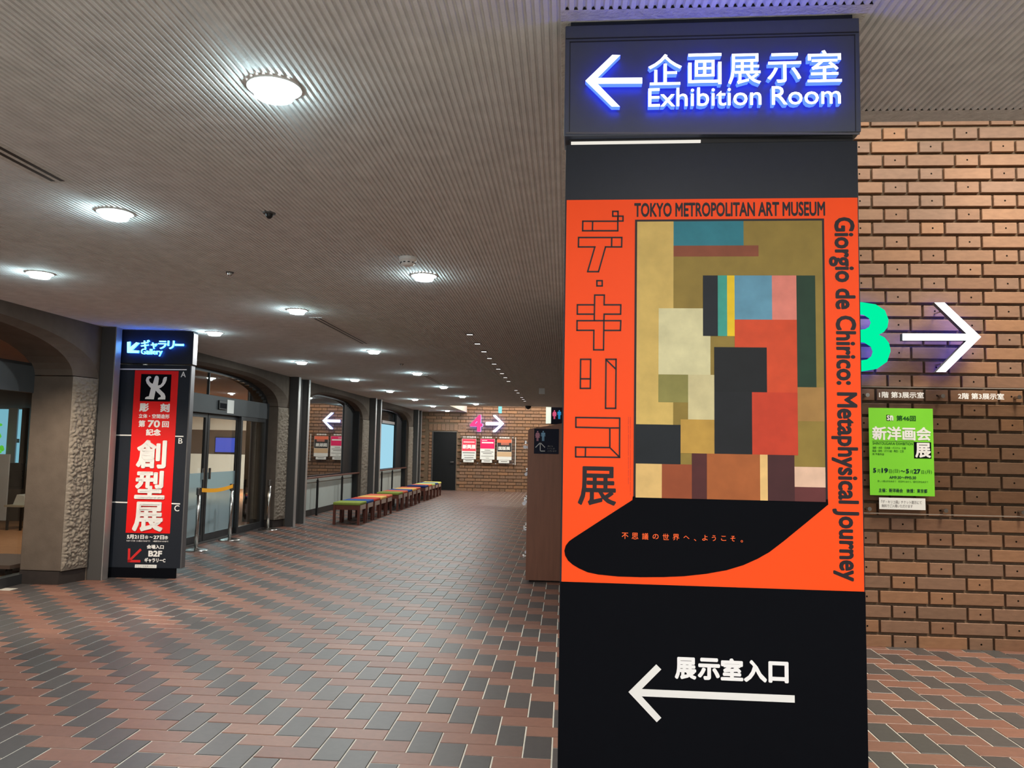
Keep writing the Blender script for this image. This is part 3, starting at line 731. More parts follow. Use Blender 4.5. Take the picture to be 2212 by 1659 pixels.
fig = [(600, 745), (612, 718), (632, 712), (652, 722), (660, 748), (655, 790), (645, 848), (682, 838), (708, 806), (716, 765), (728, 738), (748, 728), (772, 728), (766, 775), (750, 812), (722, 850), (690, 875), (662, 888),
       (700, 925), (735, 958), (750, 995), (748, 1040), (645, 1040), (650, 1018), (686, 1004), (684, 985), (660, 962), (634, 938), (616, 915), (606, 960), (590, 1038), (468, 1034), (474, 1012), (498, 999), (522, 996), (534, 950), (550, 882),
       (520, 852), (492, 815), (480, 775), (492, 738), (520, 718), (548, 722), (556, 742), (530, 750), (522, 770), (536, 800), (560, 818), (577, 822)]
sheet('emblem', B, [d1.uv(*p) for p in fig], G1 + .001, M_WHITE, bn)
for s_, b, bo in [('彫', (390, 1090, 522, 1208), .045), ('刻', (678, 1095, 808, 1214), .045), ('立体・空間造形', (380, 1240, 806, 1300), .03), ('第', (378, 1325, 470, 1418), .04), ('70', (505, 1325, 675, 1425), .035), ('回', (703, 1340, 797, 1424), .035), ('記念', (480, 1445, 685, 1538), .045)]:
    text('printed_text', B, s_, d1.box(*b), G1, M_WHITE, bn, bold=bo)
for s_, b in [('創', (210, 748, 388, 917)), ('型', (200, 930, 380, 1100)), ('展', (187, 1116, 368, 1293))]:
    text('raised_letter', B, s_, d2.box(*b), G1, M_WHITE, bn, bold=.034, depth=.012)
for s_, b, bo in [('5月21日', (600, 385, 1008, 490), .04), ('㊋', (1030, 405, 1110, 490), .03), ('～', (1140, 430, 1215, 460), .04), ('27日', (1235, 400, 1490, 500), .04), ('㊊', (1498, 415, 1580, 500), .03),
                 ('9:30～17:30（入場は17:00まで）　※最終日は13:30まで', (590, 518, 1590, 560), .01), ('会場入口', (1075, 628, 1482, 728), .045), ('B2F', (1112, 768, 1440, 912), .05), ('ギャラリーC', (1020, 942, 1522, 1052), .05)]:
    text('printed_text', B, s_, d3.box(*b), G1, M_WHITE, bn, bold=bo)
mb = MB()
for pts in ([(655, 745), (645, 1018)], [(645, 1018), (895, 1020)], [(915, 755), (665, 1000)]): stroke(mb, B, [d3.uv(*p) for p in pts], .026, G1)
mb.build('red_arrow', mat('red_vinyl', (.62, .02, .02), .5), bn, fix=True)
for n_, ys, xa, xb, xl, yl in (('A', 621, 112, 1035, None, None), ('B', 1530, 58, 277, 885, 990)):
    mb = MB(); stroke(mb, B, [d1.uv(xa, ys), d1.uv(xb, ys + (8 if n_ == 'A' else 3))], .013, 0 if n_ == 'B' else .001)
    if xl: stroke(mb, B, [d1.uv(xl, 1546), d1.uv(yl, 1549)], .013, 0)
    mb.build('white_rule', M_WHITE, s2, fix=True)
mb = MB(); stroke(mb, B, [d2.uv(58, 1118), d2.uv(153, 1121)], .013, 0); stroke(mb, B, [d2.uv(415, 1127), d2.uv(464, 1129)], .013, 0); mb.build('white_rule', M_WHITE, s2, fix=True)
text('floor_letter', B, 'A', d1.box(962, 656, 1030, 732), 0.001, M_WHITE, s2, bold=.01); text('floor_letter', B, 'B', d1.box(928, 1573, 985, 1648), .001, M_WHITE, s2, bold=.01)
text('floor_letter', B, 'C', d2.box(433, 1137, 463, 1173), .001, M_WHITE, s2, bold=.01)
cd = empty('card', (-4.64, 8.6, 0), 'small white paper card at the foot of the dark pillar', 'card')
sheet('paper', B, rect(*d3.box(790, 1095, 1308, 1225, 1108, 1238)), G1, M_PAPER, cd)
text('printed_text', B, 'チケットは会場入口にて', d3.box(815, 1120, 1280, 1158), G1 + .001, M_GREY, cd, bold=.01); text('printed_text', B, 'お求めください', d3.box(815, 1165, 1125, 1200), G1 + .001, M_GREY, cd, bold=.01)

# ------------------------------------------------------------------ signs on the brick wall at right
Rw = Plane((0, 6.46), (1, 6.46)); r4 = Crop(Rw, 1830, 240, 2.675); r5 = Crop(Rw, 1830, 820, 2.764); r8 = Crop(Rw, 1860, 870, 6.911)
FR = Plane((0, 6.47), (1, 6.47)); f4 = Crop(FR, 1830, 240, 2.675)
ar = empty('lit_arrow_sign', (2.95, 6.5, 2.45), 'white lit arrow on the brick wall above the green notice', 'arrow sign')
lit_shape('face', FR, [f4.uv(*p) for p in [(755, 1310), (545, 1112), (487, 1113), (672, 1292), (305, 1290), (305, 1330), (672, 1331), (497, 1511), (552, 1511)]], 0, .05, M_LWHITE, M_SIGNS, ar)
lit_shape('halo', FR, [f4.uv(*p) for p in [(748, 1310), (542, 1117), (495, 1118), (685, 1296), (310, 1295), (310, 1326), (685, 1327), (505, 1506), (548, 1506)]], -.004, .003, M_LBLUE, M_LBLUE, ar)
def standoffs(parent, pts, y0, y1, r=.006):
    for x, z in pts: MB().tube([(x, y0, z), (x, y1, z)], r, 8).build('standoff', M_CHROME, parent)
standoffs(ar, [(2.75, 2.452), (3.10, 2.452), (2.98, 2.66), (2.98, 2.24)], 6.47, WR)
nu = empty('lit_numeral_sign', (2.37, 6.5, 2.45), 'green lit numeral 3 half hidden by the near pillar', 'number sign')
text('numeral', FR, '3', (2.185, 2.57, 2.17, 2.725), 0, M_LGREEN, nu, bold=.012, depth=.05, side=M_LGREEN)
text('halo', FR, '3', (2.19, 2.565, 2.175, 2.72), -.004, M_LBLUE, nu, bold=.008)
standoffs(nu, [(2.50, 2.6), (2.52, 2.3)], 6.47, WR)
bp = empty('acrylic_board', (2.9, 6.5, 1.5), 'clear acrylic notice board on steel pins on the right brick wall', 'notice board')
MB().quad((1.72, 6.504, 1.045), (4.75, 6.504, 1.045), (4.75, 6.504, 2.055), (1.72, 6.504, 2.055)).build('sheet', M_TINT, bp)
MB().box((1.72, 6.501, 2.050), (4.75, 6.507, 2.056)).box((1.72, 6.501, 1.044), (4.75, 6.507, 1.050)).build('sheet_edge', mat('acrylic_edge', (.30, .26, .22), .3), bp)
for x in (1.83, 2.412, 2.997, 3.582, 4.167):
    for z in (1.985, 1.08):
        MB().lathe((x, 0, z), [(.016, 6.488), (.016, 6.498), (.012, 6.499), (.012, WR - .031)], 16, axis=1).build('steel_pin', M_CHROME, bp)
Nw = Plane((0, 6.497), (1, 6.497)); n5 = Crop(Nw, 1830, 820, 2.764); n8 = Crop(Nw, 1860, 870, 6.911)
text('lettering', Nw, '1階 第3展示室', n5.box(190, 72, 458, 108, 74, 112), 0, M_WHITE, bp, bold=.025)
text('lettering', Nw, '2階 第3展示室', n5.box(662, 80, 937, 116, 82, 120), 0, M_WHITE, bp, bold=.025)
gp = empty('notice_poster', (2.67, 6.49, 1.53), 'bright green exhibition notice on the acrylic board', 'poster')
g = n8.box(122, 75, 1085, 1375, 90, 1400); sheet('paper', Nw, rect(*g), 0, M_GREENP, gp)
K1 = .001
def gt(s_, b, m=M_GINK, bo=.01): text('printed_text', Nw, s_, n8.box(*b), K1 + .0012, m, gp, bold=bo)
sheet('printed_square', Nw, rect(*n8.box(378, 180, 428, 268)), K1, M_BLACKV, gp)
gt('S', (385, 186, 424, 262), M_WHITE, .04); gt('n', (430, 190, 480, 266), M_WHITE, .05)
gt('第46回', (525, 190, 815, 272), M_GINK, .025)
gt('新洋画会', (165, 358, 1042, 562), M_WHITE, .034)
mb = MB(); stroke(mb, Nw, [n8.uv(168, 570), n8.uv(785, 580)], .003, K1); mb.build('printed_rule', M_GINK, gp, fix=True)
gt('SHINYOUGAKAI EXHIBITION', (172, 588, 772, 628))
gt('油絵・水彩・日本画・パステル・水墨', (170, 655, 668, 690)); gt('版画・染色・ガラス絵・陶芸・工芸', (168, 702, 635, 738)); gt('他 平面作品', (168, 750, 342, 782))
sheet('printed_square', Nw, rect(*n8.box(788, 588, 1047, 832)), K1, M_BLACKV, gp)
gt('展', (806, 598, 1040, 820), M_WHITE, .035)
NAVY = mat('navy_ink', (.004, .02, .035), .6, spec=.1)
for s_, b, m, bo in [('5', (178, 975, 224, 1042), NAVY, .04), ('月', (238, 990, 284, 1046), M_GINK, 0), ('19', (305, 975, 400, 1046), NAVY, .04), ('日', (417, 996, 458, 1048), M_GINK, 0), ('(日)', (474, 992, 576, 1054), M_GINK, 0), ('～', (588, 1008, 655, 1032), NAVY, .02),
                     ('5', (668, 988, 714, 1054), NAVY, .04), ('月', (728, 1004, 772, 1058), M_GINK, 0), ('27', (782, 990, 885, 1058), NAVY, .04), ('日', (900, 1010, 940, 1060), M_GINK, 0), ('(月)', (958, 1004, 1058, 1066), M_GINK, 0),
                     ('AM9:30～PM5:30', (420, 1095, 820, 1138), NAVY, .02), ('但し入場はPM5:00まで　初日PM1:00から／最終日PM3:00まで', (245, 1160, 1000, 1192), M_GINK, 0), ('主催：新洋画会　後援：東京都', (262, 1282, 988, 1340), NAVY, .02)]:
    gt(s_, b, m, bo)
cc = empty('card', (2.67, 6.49, 1.13), 'small white card under the green notice', 'card')
sheet('paper', Nw, rect(*n8.box(270, 1413, 961, 1585, 1430, 1605)), 0, M_PAPER, cc)
text('printed_text', Nw, '『デ・キリコ展』チケット提示にて', n8.box(300, 1455, 905, 1505, 1462, 1515), K1, M_GREY, cc); text('printed_text', Nw, '無料でご入場いただけます', n8.box(308, 1518, 770, 1566), K1, M_GREY, cc)

# ------------------------------------------------------------------ signs on the far brick wall
FY = 27.80; Fp = Plane((0, FY), (1, FY)); e3 = Crop(Fp, 980, 860, 10.37)
s4 = empty('lit_numeral_sign', (-3.1, FY, 2.4), 'pink lit numeral 4 high on the far brick wall', 'number sign')
text('numeral', Fp, '4', e3.box(368, 378, 655, 750), .0, M_LPINK, s4, bold=.03, depth=.05, side=M_LBLUE2)
MB().tube([(-3.05, FY, 2.4), (-3.05, WB, 2.4)], .01).build('standoff', M_CHROME, s4)
a4 = empty('lit_arrow_sign', (-2.5, FY, 2.4), 'white lit arrow beside the pink numeral on the far wall', 'arrow sign')
lit_shape('face', Fp, [e3.uv(*p) for p in [(1130, 572), (938, 378), (885, 382), (890, 405), (1030, 540), (725, 538), (715, 570), (725, 604), (1030, 606), (875, 735), (885, 762), (938, 762)]], 0, .04, M_LWHITE, M_LBLUE2, a4)
MB().tube([(-2.45, FY, 2.39), (-2.45, WB, 2.39)], .01).build('standoff', M_CHROME, a4)
fb = empty('acrylic_board', (-2.8, FY, 1.4), 'long acrylic notice board with three posters on the far wall', 'notice board')
qb = e3.box(95, 850, 1390, 1500); MB().quad((qb[0], FY + .026, qb[2]), (qb[1], FY + .026, qb[2]), (qb[1], FY + .026, qb[3]), (qb[0], FY + .026, qb[3])).build('sheet', M_TINT, fb)
MB().box((qb[1] - .02, FY + .018, qb[2] + .02), (qb[1] - .002, FY + .034, qb[3] - .03)).build('edge_glow', M_PAPER, fb)  # strip of the sheet's edge, painted white for its glow
for p in [(170, 865), (543, 873), (955, 880), (1328, 885), (152, 1453), (533, 1460), (940, 1470), (1335, 1475)]:
    u, v = e3.uv(*p); MB().lathe((u, 0, v), [(.02, FY + .004), (.02, FY + .018), (.015, FY + .02), (.015, WB - .031)], 10, axis=1).build('steel_pin', M_CHROME, fb)
for s_, b in [('ロビー階 第4展示室', (205, 853, 500, 888)), ('1階 第4展示室', (630, 862, 858, 894)), ('2階 第4展示室', (1020, 870, 1250, 903))]:
    text('lettering', Fp, s_, e3.box(*b), -.018, M_WHITE, fb, bold=.04, res=2)
M_CRIM = mat('crimson_print', (.80, .05, .09), .5); M_MAG = mat('magenta_print', (.75, .01, .12), .5)
def far_poster(label, box, cards):
    t = empty('notice_poster', (0, FY, 0), label, 'poster', 'posters on the far acrylic board')
    b = e3.box(*box); sheet('paper', Fp, rect(*b), -.018, M_PAPER, t); return t, b
def band(t, bx, m, lvl=1, name='printed_field'): sheet(name, Fp, rect(*e3.box(*bx)), -.018 + .001 * lvl, m, t)
def lines(t, rows, m=M_GREY):
    for x0, y, x1, h in rows: band(t, (x0, y - h / 2, x1, y + h / 2), m, 2, 'printed_line')
t, _ = far_poster('red-topped white poster nearest the dark door', (180, 908, 501, 1362, 912, 1368), 0)
band(t, (188, 914, 499, 1185), M_CRIM); text('printed_text', Fp, '新興展', e3.box(200, 1040, 492, 1138), -.016, M_PAPER, t, bold=.05, res=2)
lines(t, [(218, 984, 468, 18)], M_PAPER); lines(t, [(200, 1225, 475, 20), (220, 1280, 460, 12), (240, 1330, 440, 14)])
t, _ = far_poster('pink-topped white poster between the other two posters', (592, 912, 918, 1372, 915, 1378), 0)
band(t, (596, 916, 916, 1132), M_MAG); lines(t, [(632, 950, 750, 12), (630, 998, 890, 30)], M_PAPER); lines(t, [(690, 1165, 820, 14), (615, 1205, 890, 14), (655, 1240, 850, 14), (615, 1300, 890, 10), (715, 1342, 790, 8)])
t, _ = far_poster('dark picture poster nearest the lockers', (970, 925, 1298, 1385, 928, 1390), 0)
M_DKP = mat('dark_print', (.03, .028, .028), .5)
band(t, (978, 930, 1296, 1200), M_DKP); band(t, (976, 928, 1296, 1000), mat('coral_print', (.75, .16, .08), .5), 2); band(t, (1060, 1000, 1240, 1050), mat('coral_soft_print', (.45, .14, .10), .5), 2)
band(t, (972, 1205, 1296, 1310), mat('tan_print', (.62, .43, .26), .5), 2)
text('printed_text', Fp, '国版展', e3.box(1000, 1085, 1262, 1165), -.015, M_PAPER, t, bold=.03, res=2)
for i, (lb, b) in enumerate([('white card under the red-topped far poster', (212, 1376, 448, 1436)), ('white card under the pink-topped far poster', (622, 1384, 858, 1446)), ('white card under the dark far poster', (1005, 1394, 1243, 1456))]):
    t = empty('card', (0, FY, 0), lb, 'card', 'cards under the far posters'); band(t, b, M_PAPER, 0, 'paper')
    x0, y0, x1, y1 = b; lines(t, [(x0 + 50, y0 + 26, x1 - 45, 14)])

# ------------------------------------------------------------------ lockers and restroom signs
lk = empty('locker_bank', (-.18, 10.3, 0), 'brown laminate coin lockers seen end on behind the near pillar', 'locker')
LY = 9.10; LX0, LX1 = -.43, .09
MB().prism([(LX0, LY, .02), (LX1, LY, .02), (LX1, LY, 1.83), (LX0 + .02, LY, 1.735), (LX0, LY, 1.72)], (0, .03, 0)).build('side_panel', M_WOOD, lk, fix=True, bevel=.002)
MB().box((LX0 + .02, LY + .03, .02), (LX1, LY + 2.35, 1.70)).build('carcass', M_WOOD, lk)
MB().prism([(LX0 + .0, LY + .03, 1.72), (LX1, LY + .03, 1.82), (LX1, LY + .03, 1.70), (LX0, LY + .03, 1.70)], (0, 2.3, 0)).build('sloping_top', M_WOOD, lk, fix=True)
MB().box((LX0 + .04, LY + .03, 0), (LX1, LY + 2.35, .03)).build('plinth', M_PLINTH, lk)
M_TAG = mat('key_tag_white', (.75, .78, .85), .4)
for c in range(6):
    for r in range(5):
        y = LY + .05 + c * .38; z = .07 + r * .325
        d = MB().box((LX0 - .001, y, z), (LX0 + .018, y + .36, z + .305)).build('locker_door', M_WOOD, lk, bevel=.002)
        kz = z + .205
        MB().lathe((0, y + .05, kz), [(.013, LX0 - .022), (.013, LX0 - .001)], 12, axis=0).build('lock', M_CHROME, d)
        if (c * 3 + r) % 4 != 3:
            MB().box((LX0 - .040, y + .047, kz - .012), (LX0 - .020, y + .052, kz + .022)).lathe((0, y + .05, kz + .008), [(.008, LX0 - .044), (.008, LX0 - .034)], 8, axis=0).build('key', M_CHROME, d)
            if r >= 2 or c: MB().lathe((LX0 - .036, y + .03, kz - .05), [(.021, 0), (.021, .006)], 14, axis=1).build('key_tag', M_TAG, d)
Lp = Plane((LX0, LY), (LX1, LY)); l6 = Crop(Lp, 900, 860, 6.91)
M_NAVY = mat('navy_sign', (.010, .012, .026), .55, spec=.12); M_PINKD = mat('dusty_pink', (.42, .17, .24), .5); M_BLUED = mat('dusty_blue', (.16, .34, .52), .5)
M_PINKB = mat('bright_pink', (.9, .12, .30), .5, emit=(.9, .12, .3), estr=.35); M_BLUEB = mat('bright_blue', (.03, .38, .85), .5, emit=(.03, .38, .85), estr=.35)
def picto(pl, cx, top, hgt, h, m, parent, woman):
    """pictogram figure; cx centre u, top v, total height"""
    k = hgt
    pts = [(cx + .075 * k * math.cos(a), top - .08 * k + .075 * k * math.sin(a)) for a in [i * math.pi / 6 for i in range(12)]]
    sheet('pictogram_head', pl, pts, h, m, parent)
    if woman: o = [(.11, .18), (.17, .22), (.24, .50), (.19, .52), (.14, .38), (.22, .68), (.09, .68), (.09, 1), (.015, 1), (.015, .7)]
    else: o = [(.15, .18), (.20, .22), (.21, .55), (.15, .55), (.145, .33), (.12, .33), (.11, 1), (.02, 1), (.012, .62)]
    sheet('pictogram_body', pl, [(cx + x * k, top - y * k) for x, y in o] + [(cx - x * k, top - y * k) for x, y in o[::-1]], h, m, parent)
rs = empty('restroom_sign', (-.3, LY, 1.6), 'navy restroom direction sign stuck on the locker end', 'sign')
b = l6.box(1753, 458, 2122, 832); sheet('plate', Lp, rect(*b), .001, M_NAVY, rs, th=.002)
def lpic(x, y0, y1, m, wm): a = l6.uv(x, y0); c = l6.uv(x, y1); picto(Lp, a[0], a[1], a[1] - c[1], .0035, m, rs, wm)
lpic(1807, 488, 640, M_PINKD, True); lpic(1890, 488, 640, M_BLUED, False)
M_LG = mat('light_grey_print', (.5, .5, .5), .5)
mb = MB()
for pts in ([(1845, 668), (1845, 790), (1910, 790)], [(1779, 732), (1845, 664), (1911, 732)]): stroke(mb, Lp, [l6.uv(*p) for p in pts], .009, .0035)
mb.build('arrow', M_LG, rs, fix=True)
for s_, bb in [('奥にも', (1955, 706, 2035, 730)), ('トイレが', (1955, 741, 2062, 765)), ('ございます', (1955, 777, 2088, 802))]: text('printed_text', Lp, s_, l6.box(*bb), .0035, M_GREY, rs, bold=.01, res=2)
hs_ = empty('restroom_sign', (-.2, 24.2, 2.5), 'hanging dark restroom sign with pink and blue figures above the lockers', 'sign')
MB().box((-.45, 24.2, 2.28), (.1, 24.3, 2.86)).build('box', M_NAVY, hs_)
MB().prism([(-.61, 24.4, 2.30), (-.455, 24.19, 2.30), (-.455, 24.19, 2.87), (-.61, 24.4, 2.87)], (.02, .02, 0)).build('lit_side', mat('pale_lit_panel', (.7, .75, .68), .5, emit=(.75, .85, .75), estr=.55), hs_, fix=True)
MB().box((-.2, 24.23, 2.86), (-.17, 24.27, HI)).build('hanger', M_STEEL, hs_)
Hp = Plane((-.45, 24.2), (.1, 24.2)); h6 = Crop(Hp, 900, 860, 6.91)
for x, m, wm in ((2058, M_PINKB, True), (2130, M_BLUEB, False)):
    a = h6.uv(x, 178); c = h6.uv(x, 312); picto(Hp, a[0], a[1], a[1] - c[1], .002, m, hs_, wm)
bl_ = empty('hanging_sign', (-2.0, 24.1, 2.75), 'thin cyan-lit hanging sign seen edge on before the far wall', 'sign')
MB().box((-2.055, 24.0, 2.60), (-1.985, 24.5, 2.86)).build('lit_blade', lamp('cyan_edge', (.35, .95, .95), .9), bl_)
MB().box((-2.025, 24.2, 2.86), (-2.015, 24.23, HI)).build('hanger', M_STEEL, bl_)

# ------------------------------------------------------------------ entrance doors in the arcade
a_, b_, e1_ = BAYS[1]
XD = -5.46
dn = empty('door_1', (XD, 11.7, 0), kind='structure', label='automatic glass entrance doors under a concrete arch')
MB().box((XD - .09, a_, 1.955), (XD + .06, b_, 2.235)).build('header_beam', M_HEAD, dn, bevel=.004)
MB().box((XD - .05, a_, 0), (XD + .05, a_ + .08, 1.955)).box((XD - .05, b_ - .10, 0), (XD + .05, b_, 1.955)).build('door_frame', M_FRAME, dn)
MB().box((XD - .06, a_, 0), (XD + .06, b_, .015)).build('threshold', M_STEEL, dn)
mb = MB(); e = arch(a_, b_, .43, 30)
for i in range(30):
    (y0, z0), (y1, z1) = e[i], e[i + 1]
    if z0 < 2.24 and z1 < 2.24: continue
    mb.box((XD - .03, min(y0, y1), min(z0, z1) - .045), (XD + .03, max(y0, y1), max(z0, z1) + .003))
mb.box((XD - .02, 11.69, 2.235), (XD + .02, 11.71, 2.62)); mb.build('arch_frame', M_FRAME, dn)
pts = [(XD, y, z) for y, z in e if z > 2.235]; pts = [(XD, a_ + .02, 2.235)] + pts + [(XD, b_ - .02, 2.235)]
MB().prism(pts, (.006, 0, 0)).build('fanlight_pane', M_CLEAR, dn, fix=True)
def leaf(y0, y1, x, film, handle=None):
    t = empty('door_leaf', (x, (y0 + y1) / 2, 0)); t.parent = dn; t.location = Vector((x, (y0 + y1) / 2, 0)) - wloc(dn); s = .065
    tag(t, kind='structure')
    f = MB().box((x - .02, y0, .02), (x + .02, y0 + s, 1.955)).box((x - .02, y1 - s, .02), (x + .02, y1, 1.955)).box((x - .02, y0 + s, .02), (x + .02, y1 - s, .12)).box((x - .02, y0 + s, 1.89), (x + .02, y1 - s, 1.955))
    f.build('stile_frame', M_FRAME, t)
    MB().box((x - .003, y0 + s, .12), (x + .003, y1 - s, 1.89)).build('pane', M_CLEAR, t)
    if film: MB().box((x + .0035, y0 + s, .12), (x + .0045, y1 - s, 1.05)).build('frosted_film', M_FROST, t)
    if handle: MB().box((x + .02, handle - .012, .95), (x + .05, handle + .012, 1.12)).build('door_handle', M_CHROME, t)
leaf(a_ + .08, 10.62, XD + .03, True); leaf(10.56, 11.76, XD - .03, True, 11.66); leaf(11.78, 12.95, XD - .03, True, 11.88); leaf(12.88, b_ - .10, XD + .03, False)
ds = empty('door_sensor', (XD + .06, 12.0, 2.1), 'black motion sensor on the grey door header', 'sensor')
MB().box((XD + .06, 11.93, 2.03), (XD + .085, 12.22, 2.17)).build('housing', M_BLK, ds, bevel=.004)
MB().box((XD + .084, 11.96, 2.05), (XD + .088, 12.19, 2.13)).build('lens', M_BLACKV, ds)
np_ = tag(MB().box((XD + .061, 12.27, 1.985), (XD + .064, 12.52, 2.20)).build('notice_sheet', M_PAPER), 'white notice sheet beside the sensor on the door header', 'notice')
# rooms behind: white counters, screen
sc_ = empty('wall_screen', (-11.0, 25.85, 1.5), 'blue information screen glimpsed through the glass doors', 'screen')
MB().box((-11.75, 25.86, 1.18), (-10.95, 25.94, 1.72)).build('bezel', M_BLK, sc_)
MB().box((-11.72, 25.855, 1.21), (-10.98, 25.862, 1.69)).build('display', lamp('blue_screen', (.10, .14, .75), .9), sc_)

# railings and glazing in the two farther bays
for bi, (lb, gname) in ((2, ('first bay beyond the entrance', 'window_1')), (3, ('last bay before the far wall', 'window_2'))):
    a2, b2, e2_ = BAYS[bi]
    wn = empty(gname, (XD, a2, 0), kind='structure', label='arched window of dark reflective glass, ' + lb)
    XG = -5.43
    py1 = a2 + 3.62
    if bi == 2: MB().box((XG - .01, a2, .80), (XG, py1, 2.62)).build('pane', M_MIRR, wn)
    else: MB().box((XG - .07, a2, .80), (XG - .06, py1, 2.62)).build('pane', mat('dark_glass', (.015, .016, .018), .08), wn)
    MB().box((XG - .05, py1, 0), (XG + .01, py1 + .06, 2.62)).box((XG - .03, py1 + .06, .8), (XG, b2, 2.62)).build('side_panel', M_FRAME, wn)
    MB().box((XG - .02, b2 - .18, 0), (XG + .14, b2 - .08, 2.40)).build('mullion', M_BLK, wn)
    MB().box((XG - .05, a2, .13), (XG + .012, py1 + .05, .80)).box((XG - .05, py1 + .06, .13), (XG + .012, b2, .80)).build('apron_panel', M_GREYP, wn)
    MB().box((XG - .05, a2, 0), (XG + .03, b2, .13)).build('baseboard', M_PLINTH, wn)
    mb = MB(); e = arch(a2, b2, .43, 30)
    for i in range(30):
        (y0, z0), (y1, z1) = e[i], e[i + 1]
        mb.box((XG - .01, min(y0, y1), min(z0, z1) - .04), (XG + .03, max(y0, y1), max(z0, z1) + .003))
    mb.build('arch_frame', M_BLK, wn)
    rl = empty('railing', (-5.3, (a2 + b2) / 2, 0), 'wooden handrail on black posts in the ' + lb, 'railing', 'handrails along the windows')
    MB().box((-5.335, a2 + .02, .795), (-5.265, b2 - .02, .835)).build('handrail', M_RAIL, rl, bevel=.01)
    for y in ((a2 + 1.33, a2 + 3.21) if bi == 2 else (a2 + 1.25, a2 + 2.65)):
        MB().box((-5.32, y - .022, .0), (-5.28, y + .022, .76)).tube([(-5.3, y, .75), (-5.3, y, .80)], .012).build('post', M_BLK, rl)
lp = empty('light_panel', (XD, 24, 1.5), 'glowing pale blue panel in the last arched bay', 'light panel')
MB().box((-5.50, 23.15, .84), (-5.45, 24.85, 2.17)).build('lit_sheet', lamp('daylight_blue', (.42, .78, .95), .8), lp)
MB().box((-5.50, 23.15, 2.20), (-5.43, 24.85, 2.28)).build('roller_box', M_STEELB, lp)
MB().box((-5.50, 23.15, .80), (-5.43, 24.85, .84)).build('bottom_bar', M_BLK, lp)

# ------------------------------------------------------------------ queue barriers
def barrier(x, y, label):
    t = empty('queue_barrier', (x, y, 0), label, 'barrier', 'chrome queue barriers at the entrance')
    MB().lathe((x, y, 0), [(.165, 0), (.165, .008), (.155, .018), (.06, .030), (.032, .04)], 32).build('base', M_CHROME, t, smooth=False)
    MB().lathe((x, y, 0), [(.027, .03), (.027, .80)], 20).build('pole', M_CHROME, t, smooth=True)
    MB().lathe((x, y, 0), [(.033, .775), (.033, .865), (.028, .875)], 20).build('head', mat('barrier_head', (.16, .15, .14), .35, metal=.8), t)
    MB().lathe((x, y, 0), [(.034, .862), (.034, .873)], 20).build('cap', M_CHROME, t)
barrier(-5.13, 10.86, 'chrome queue barrier partly behind the dark sign pillar'); barrier(-5.2, 12.13, 'chrome queue barrier in the middle, holding the tape end'); barrier(-5.2, 13.72, 'chrome queue barrier without tape, nearest the window bay')
mb = MB(); M_TAPE = mat('yellow_tape', (.95, .42, .01), .5)
for i in range(10):
    s0, s1 = i / 10, (i + 1) / 10
    f = lambda s: (-5.10 + (-5.17 + 5.10) * s, 10.89 + (12.10 - 10.89) * s, .84 - .03 * math.sin(math.pi * s))
    p, q = f(s0), f(s1)
    mb.quad((p[0], p[1], p[2] - .028), (q[0], q[1], q[2] - .028), (q[0], q[1], q[2] + .028), (p[0], p[1], p[2] + .028))
tag(mb.build('barrier_tape', M_TAPE), 'yellow belt tape stretched between two chrome barriers', 'tape')

# ------------------------------------------------------------------ stools
def stool_parts(root, m):
    x, y, z = root.location; w, d, h = .52, .50, .40
    for sx in (-1, 1):
        for sy in (-1, 1):
            cx, cy = x + sx * (w / 2 - .025), y + sy * (d / 2 - .022)
            MB().prism([(cx - .022, cy - .022, h - .03), (cx + .022, cy - .022, h - .03), (cx + .022, cy + .022, h - .03), (cx - .022, cy + .022, h - .03)], (0, 0, -(h - .03))).build('leg', M_LEG, root, fix=True)
    for sy in (-1, 1):
        MB().box((x - w / 2 + .04, y + sy * (d / 2 - .022) - .012, h - .115), (x + w / 2 - .04, y + sy * (d / 2 - .022) + .012, h - .03)).build('apron', M_LEG, root)
    for sx in (-1, 1):
        MB().box((x + sx * (w / 2 - .012) - .010, y - d / 2 + .045, h - .115), (x + sx * (w / 2 - .012) + .010, y + d / 2 - .045, h - .02)).build('side_panel', mat('pinkish_side', (.42, .33, .28), .6), root)
    o = MB().box((x - w / 2 - .004, y - d / 2 - .004, h - .03), (x + w / 2 + .004, y + d / 2 + .004, h + .028)).build('cushion', m, root, bevel=.018)
FAB = {n: mat('fabric_' + n, c, .85, spec=.15, noise_amt=.08, nscale=60, bump=.2, bscale=300, bdist=.001) for n, c in
       dict(green=(.20, .25, .05), blue=(.03, .075, .24), red=(.48, .06, .04), yellow=(.68, .42, .12), orange=(.58, .13, .07), navy=(.015, .03, .13), lime=(.50, .58, .16), lemon=(.66, .62, .16)).items()}
protos = {}
runs = [(14.92, ['green', 'blue', 'red', 'yellow', 'orange'], 'first run'), (18.42, ['green', 'orange', 'blue', 'yellow', 'orange'], 'middle run'), (21.98, ['navy', 'orange', 'lime', 'blue', 'lemon'], 'far run')]
pos = ['first', 'second', 'third', 'fourth', 'last']
for y0, cols, rn in runs:
    for i, c in enumerate(cols):
        loc = Vector((-4.14, y0 + .25 + i * .585, 0)); lab = '%s topped wooden stool, %s seat of the %s' % (c, pos[i], rn)
        if c not in protos:
            o = empty('upholstered_stool', loc, lab, 'stool', 'coloured stools in a row along the arcade'); stool_parts(o, FAB[c]); protos[c] = o
        else:
            o = protos[c].copy(); COL.objects.link(o); o.location = loc; o['label'] = lab
            for ch in protos[c].children:
                q = ch.copy(); COL.objects.link(q); q.parent = o; q.location = ch.location

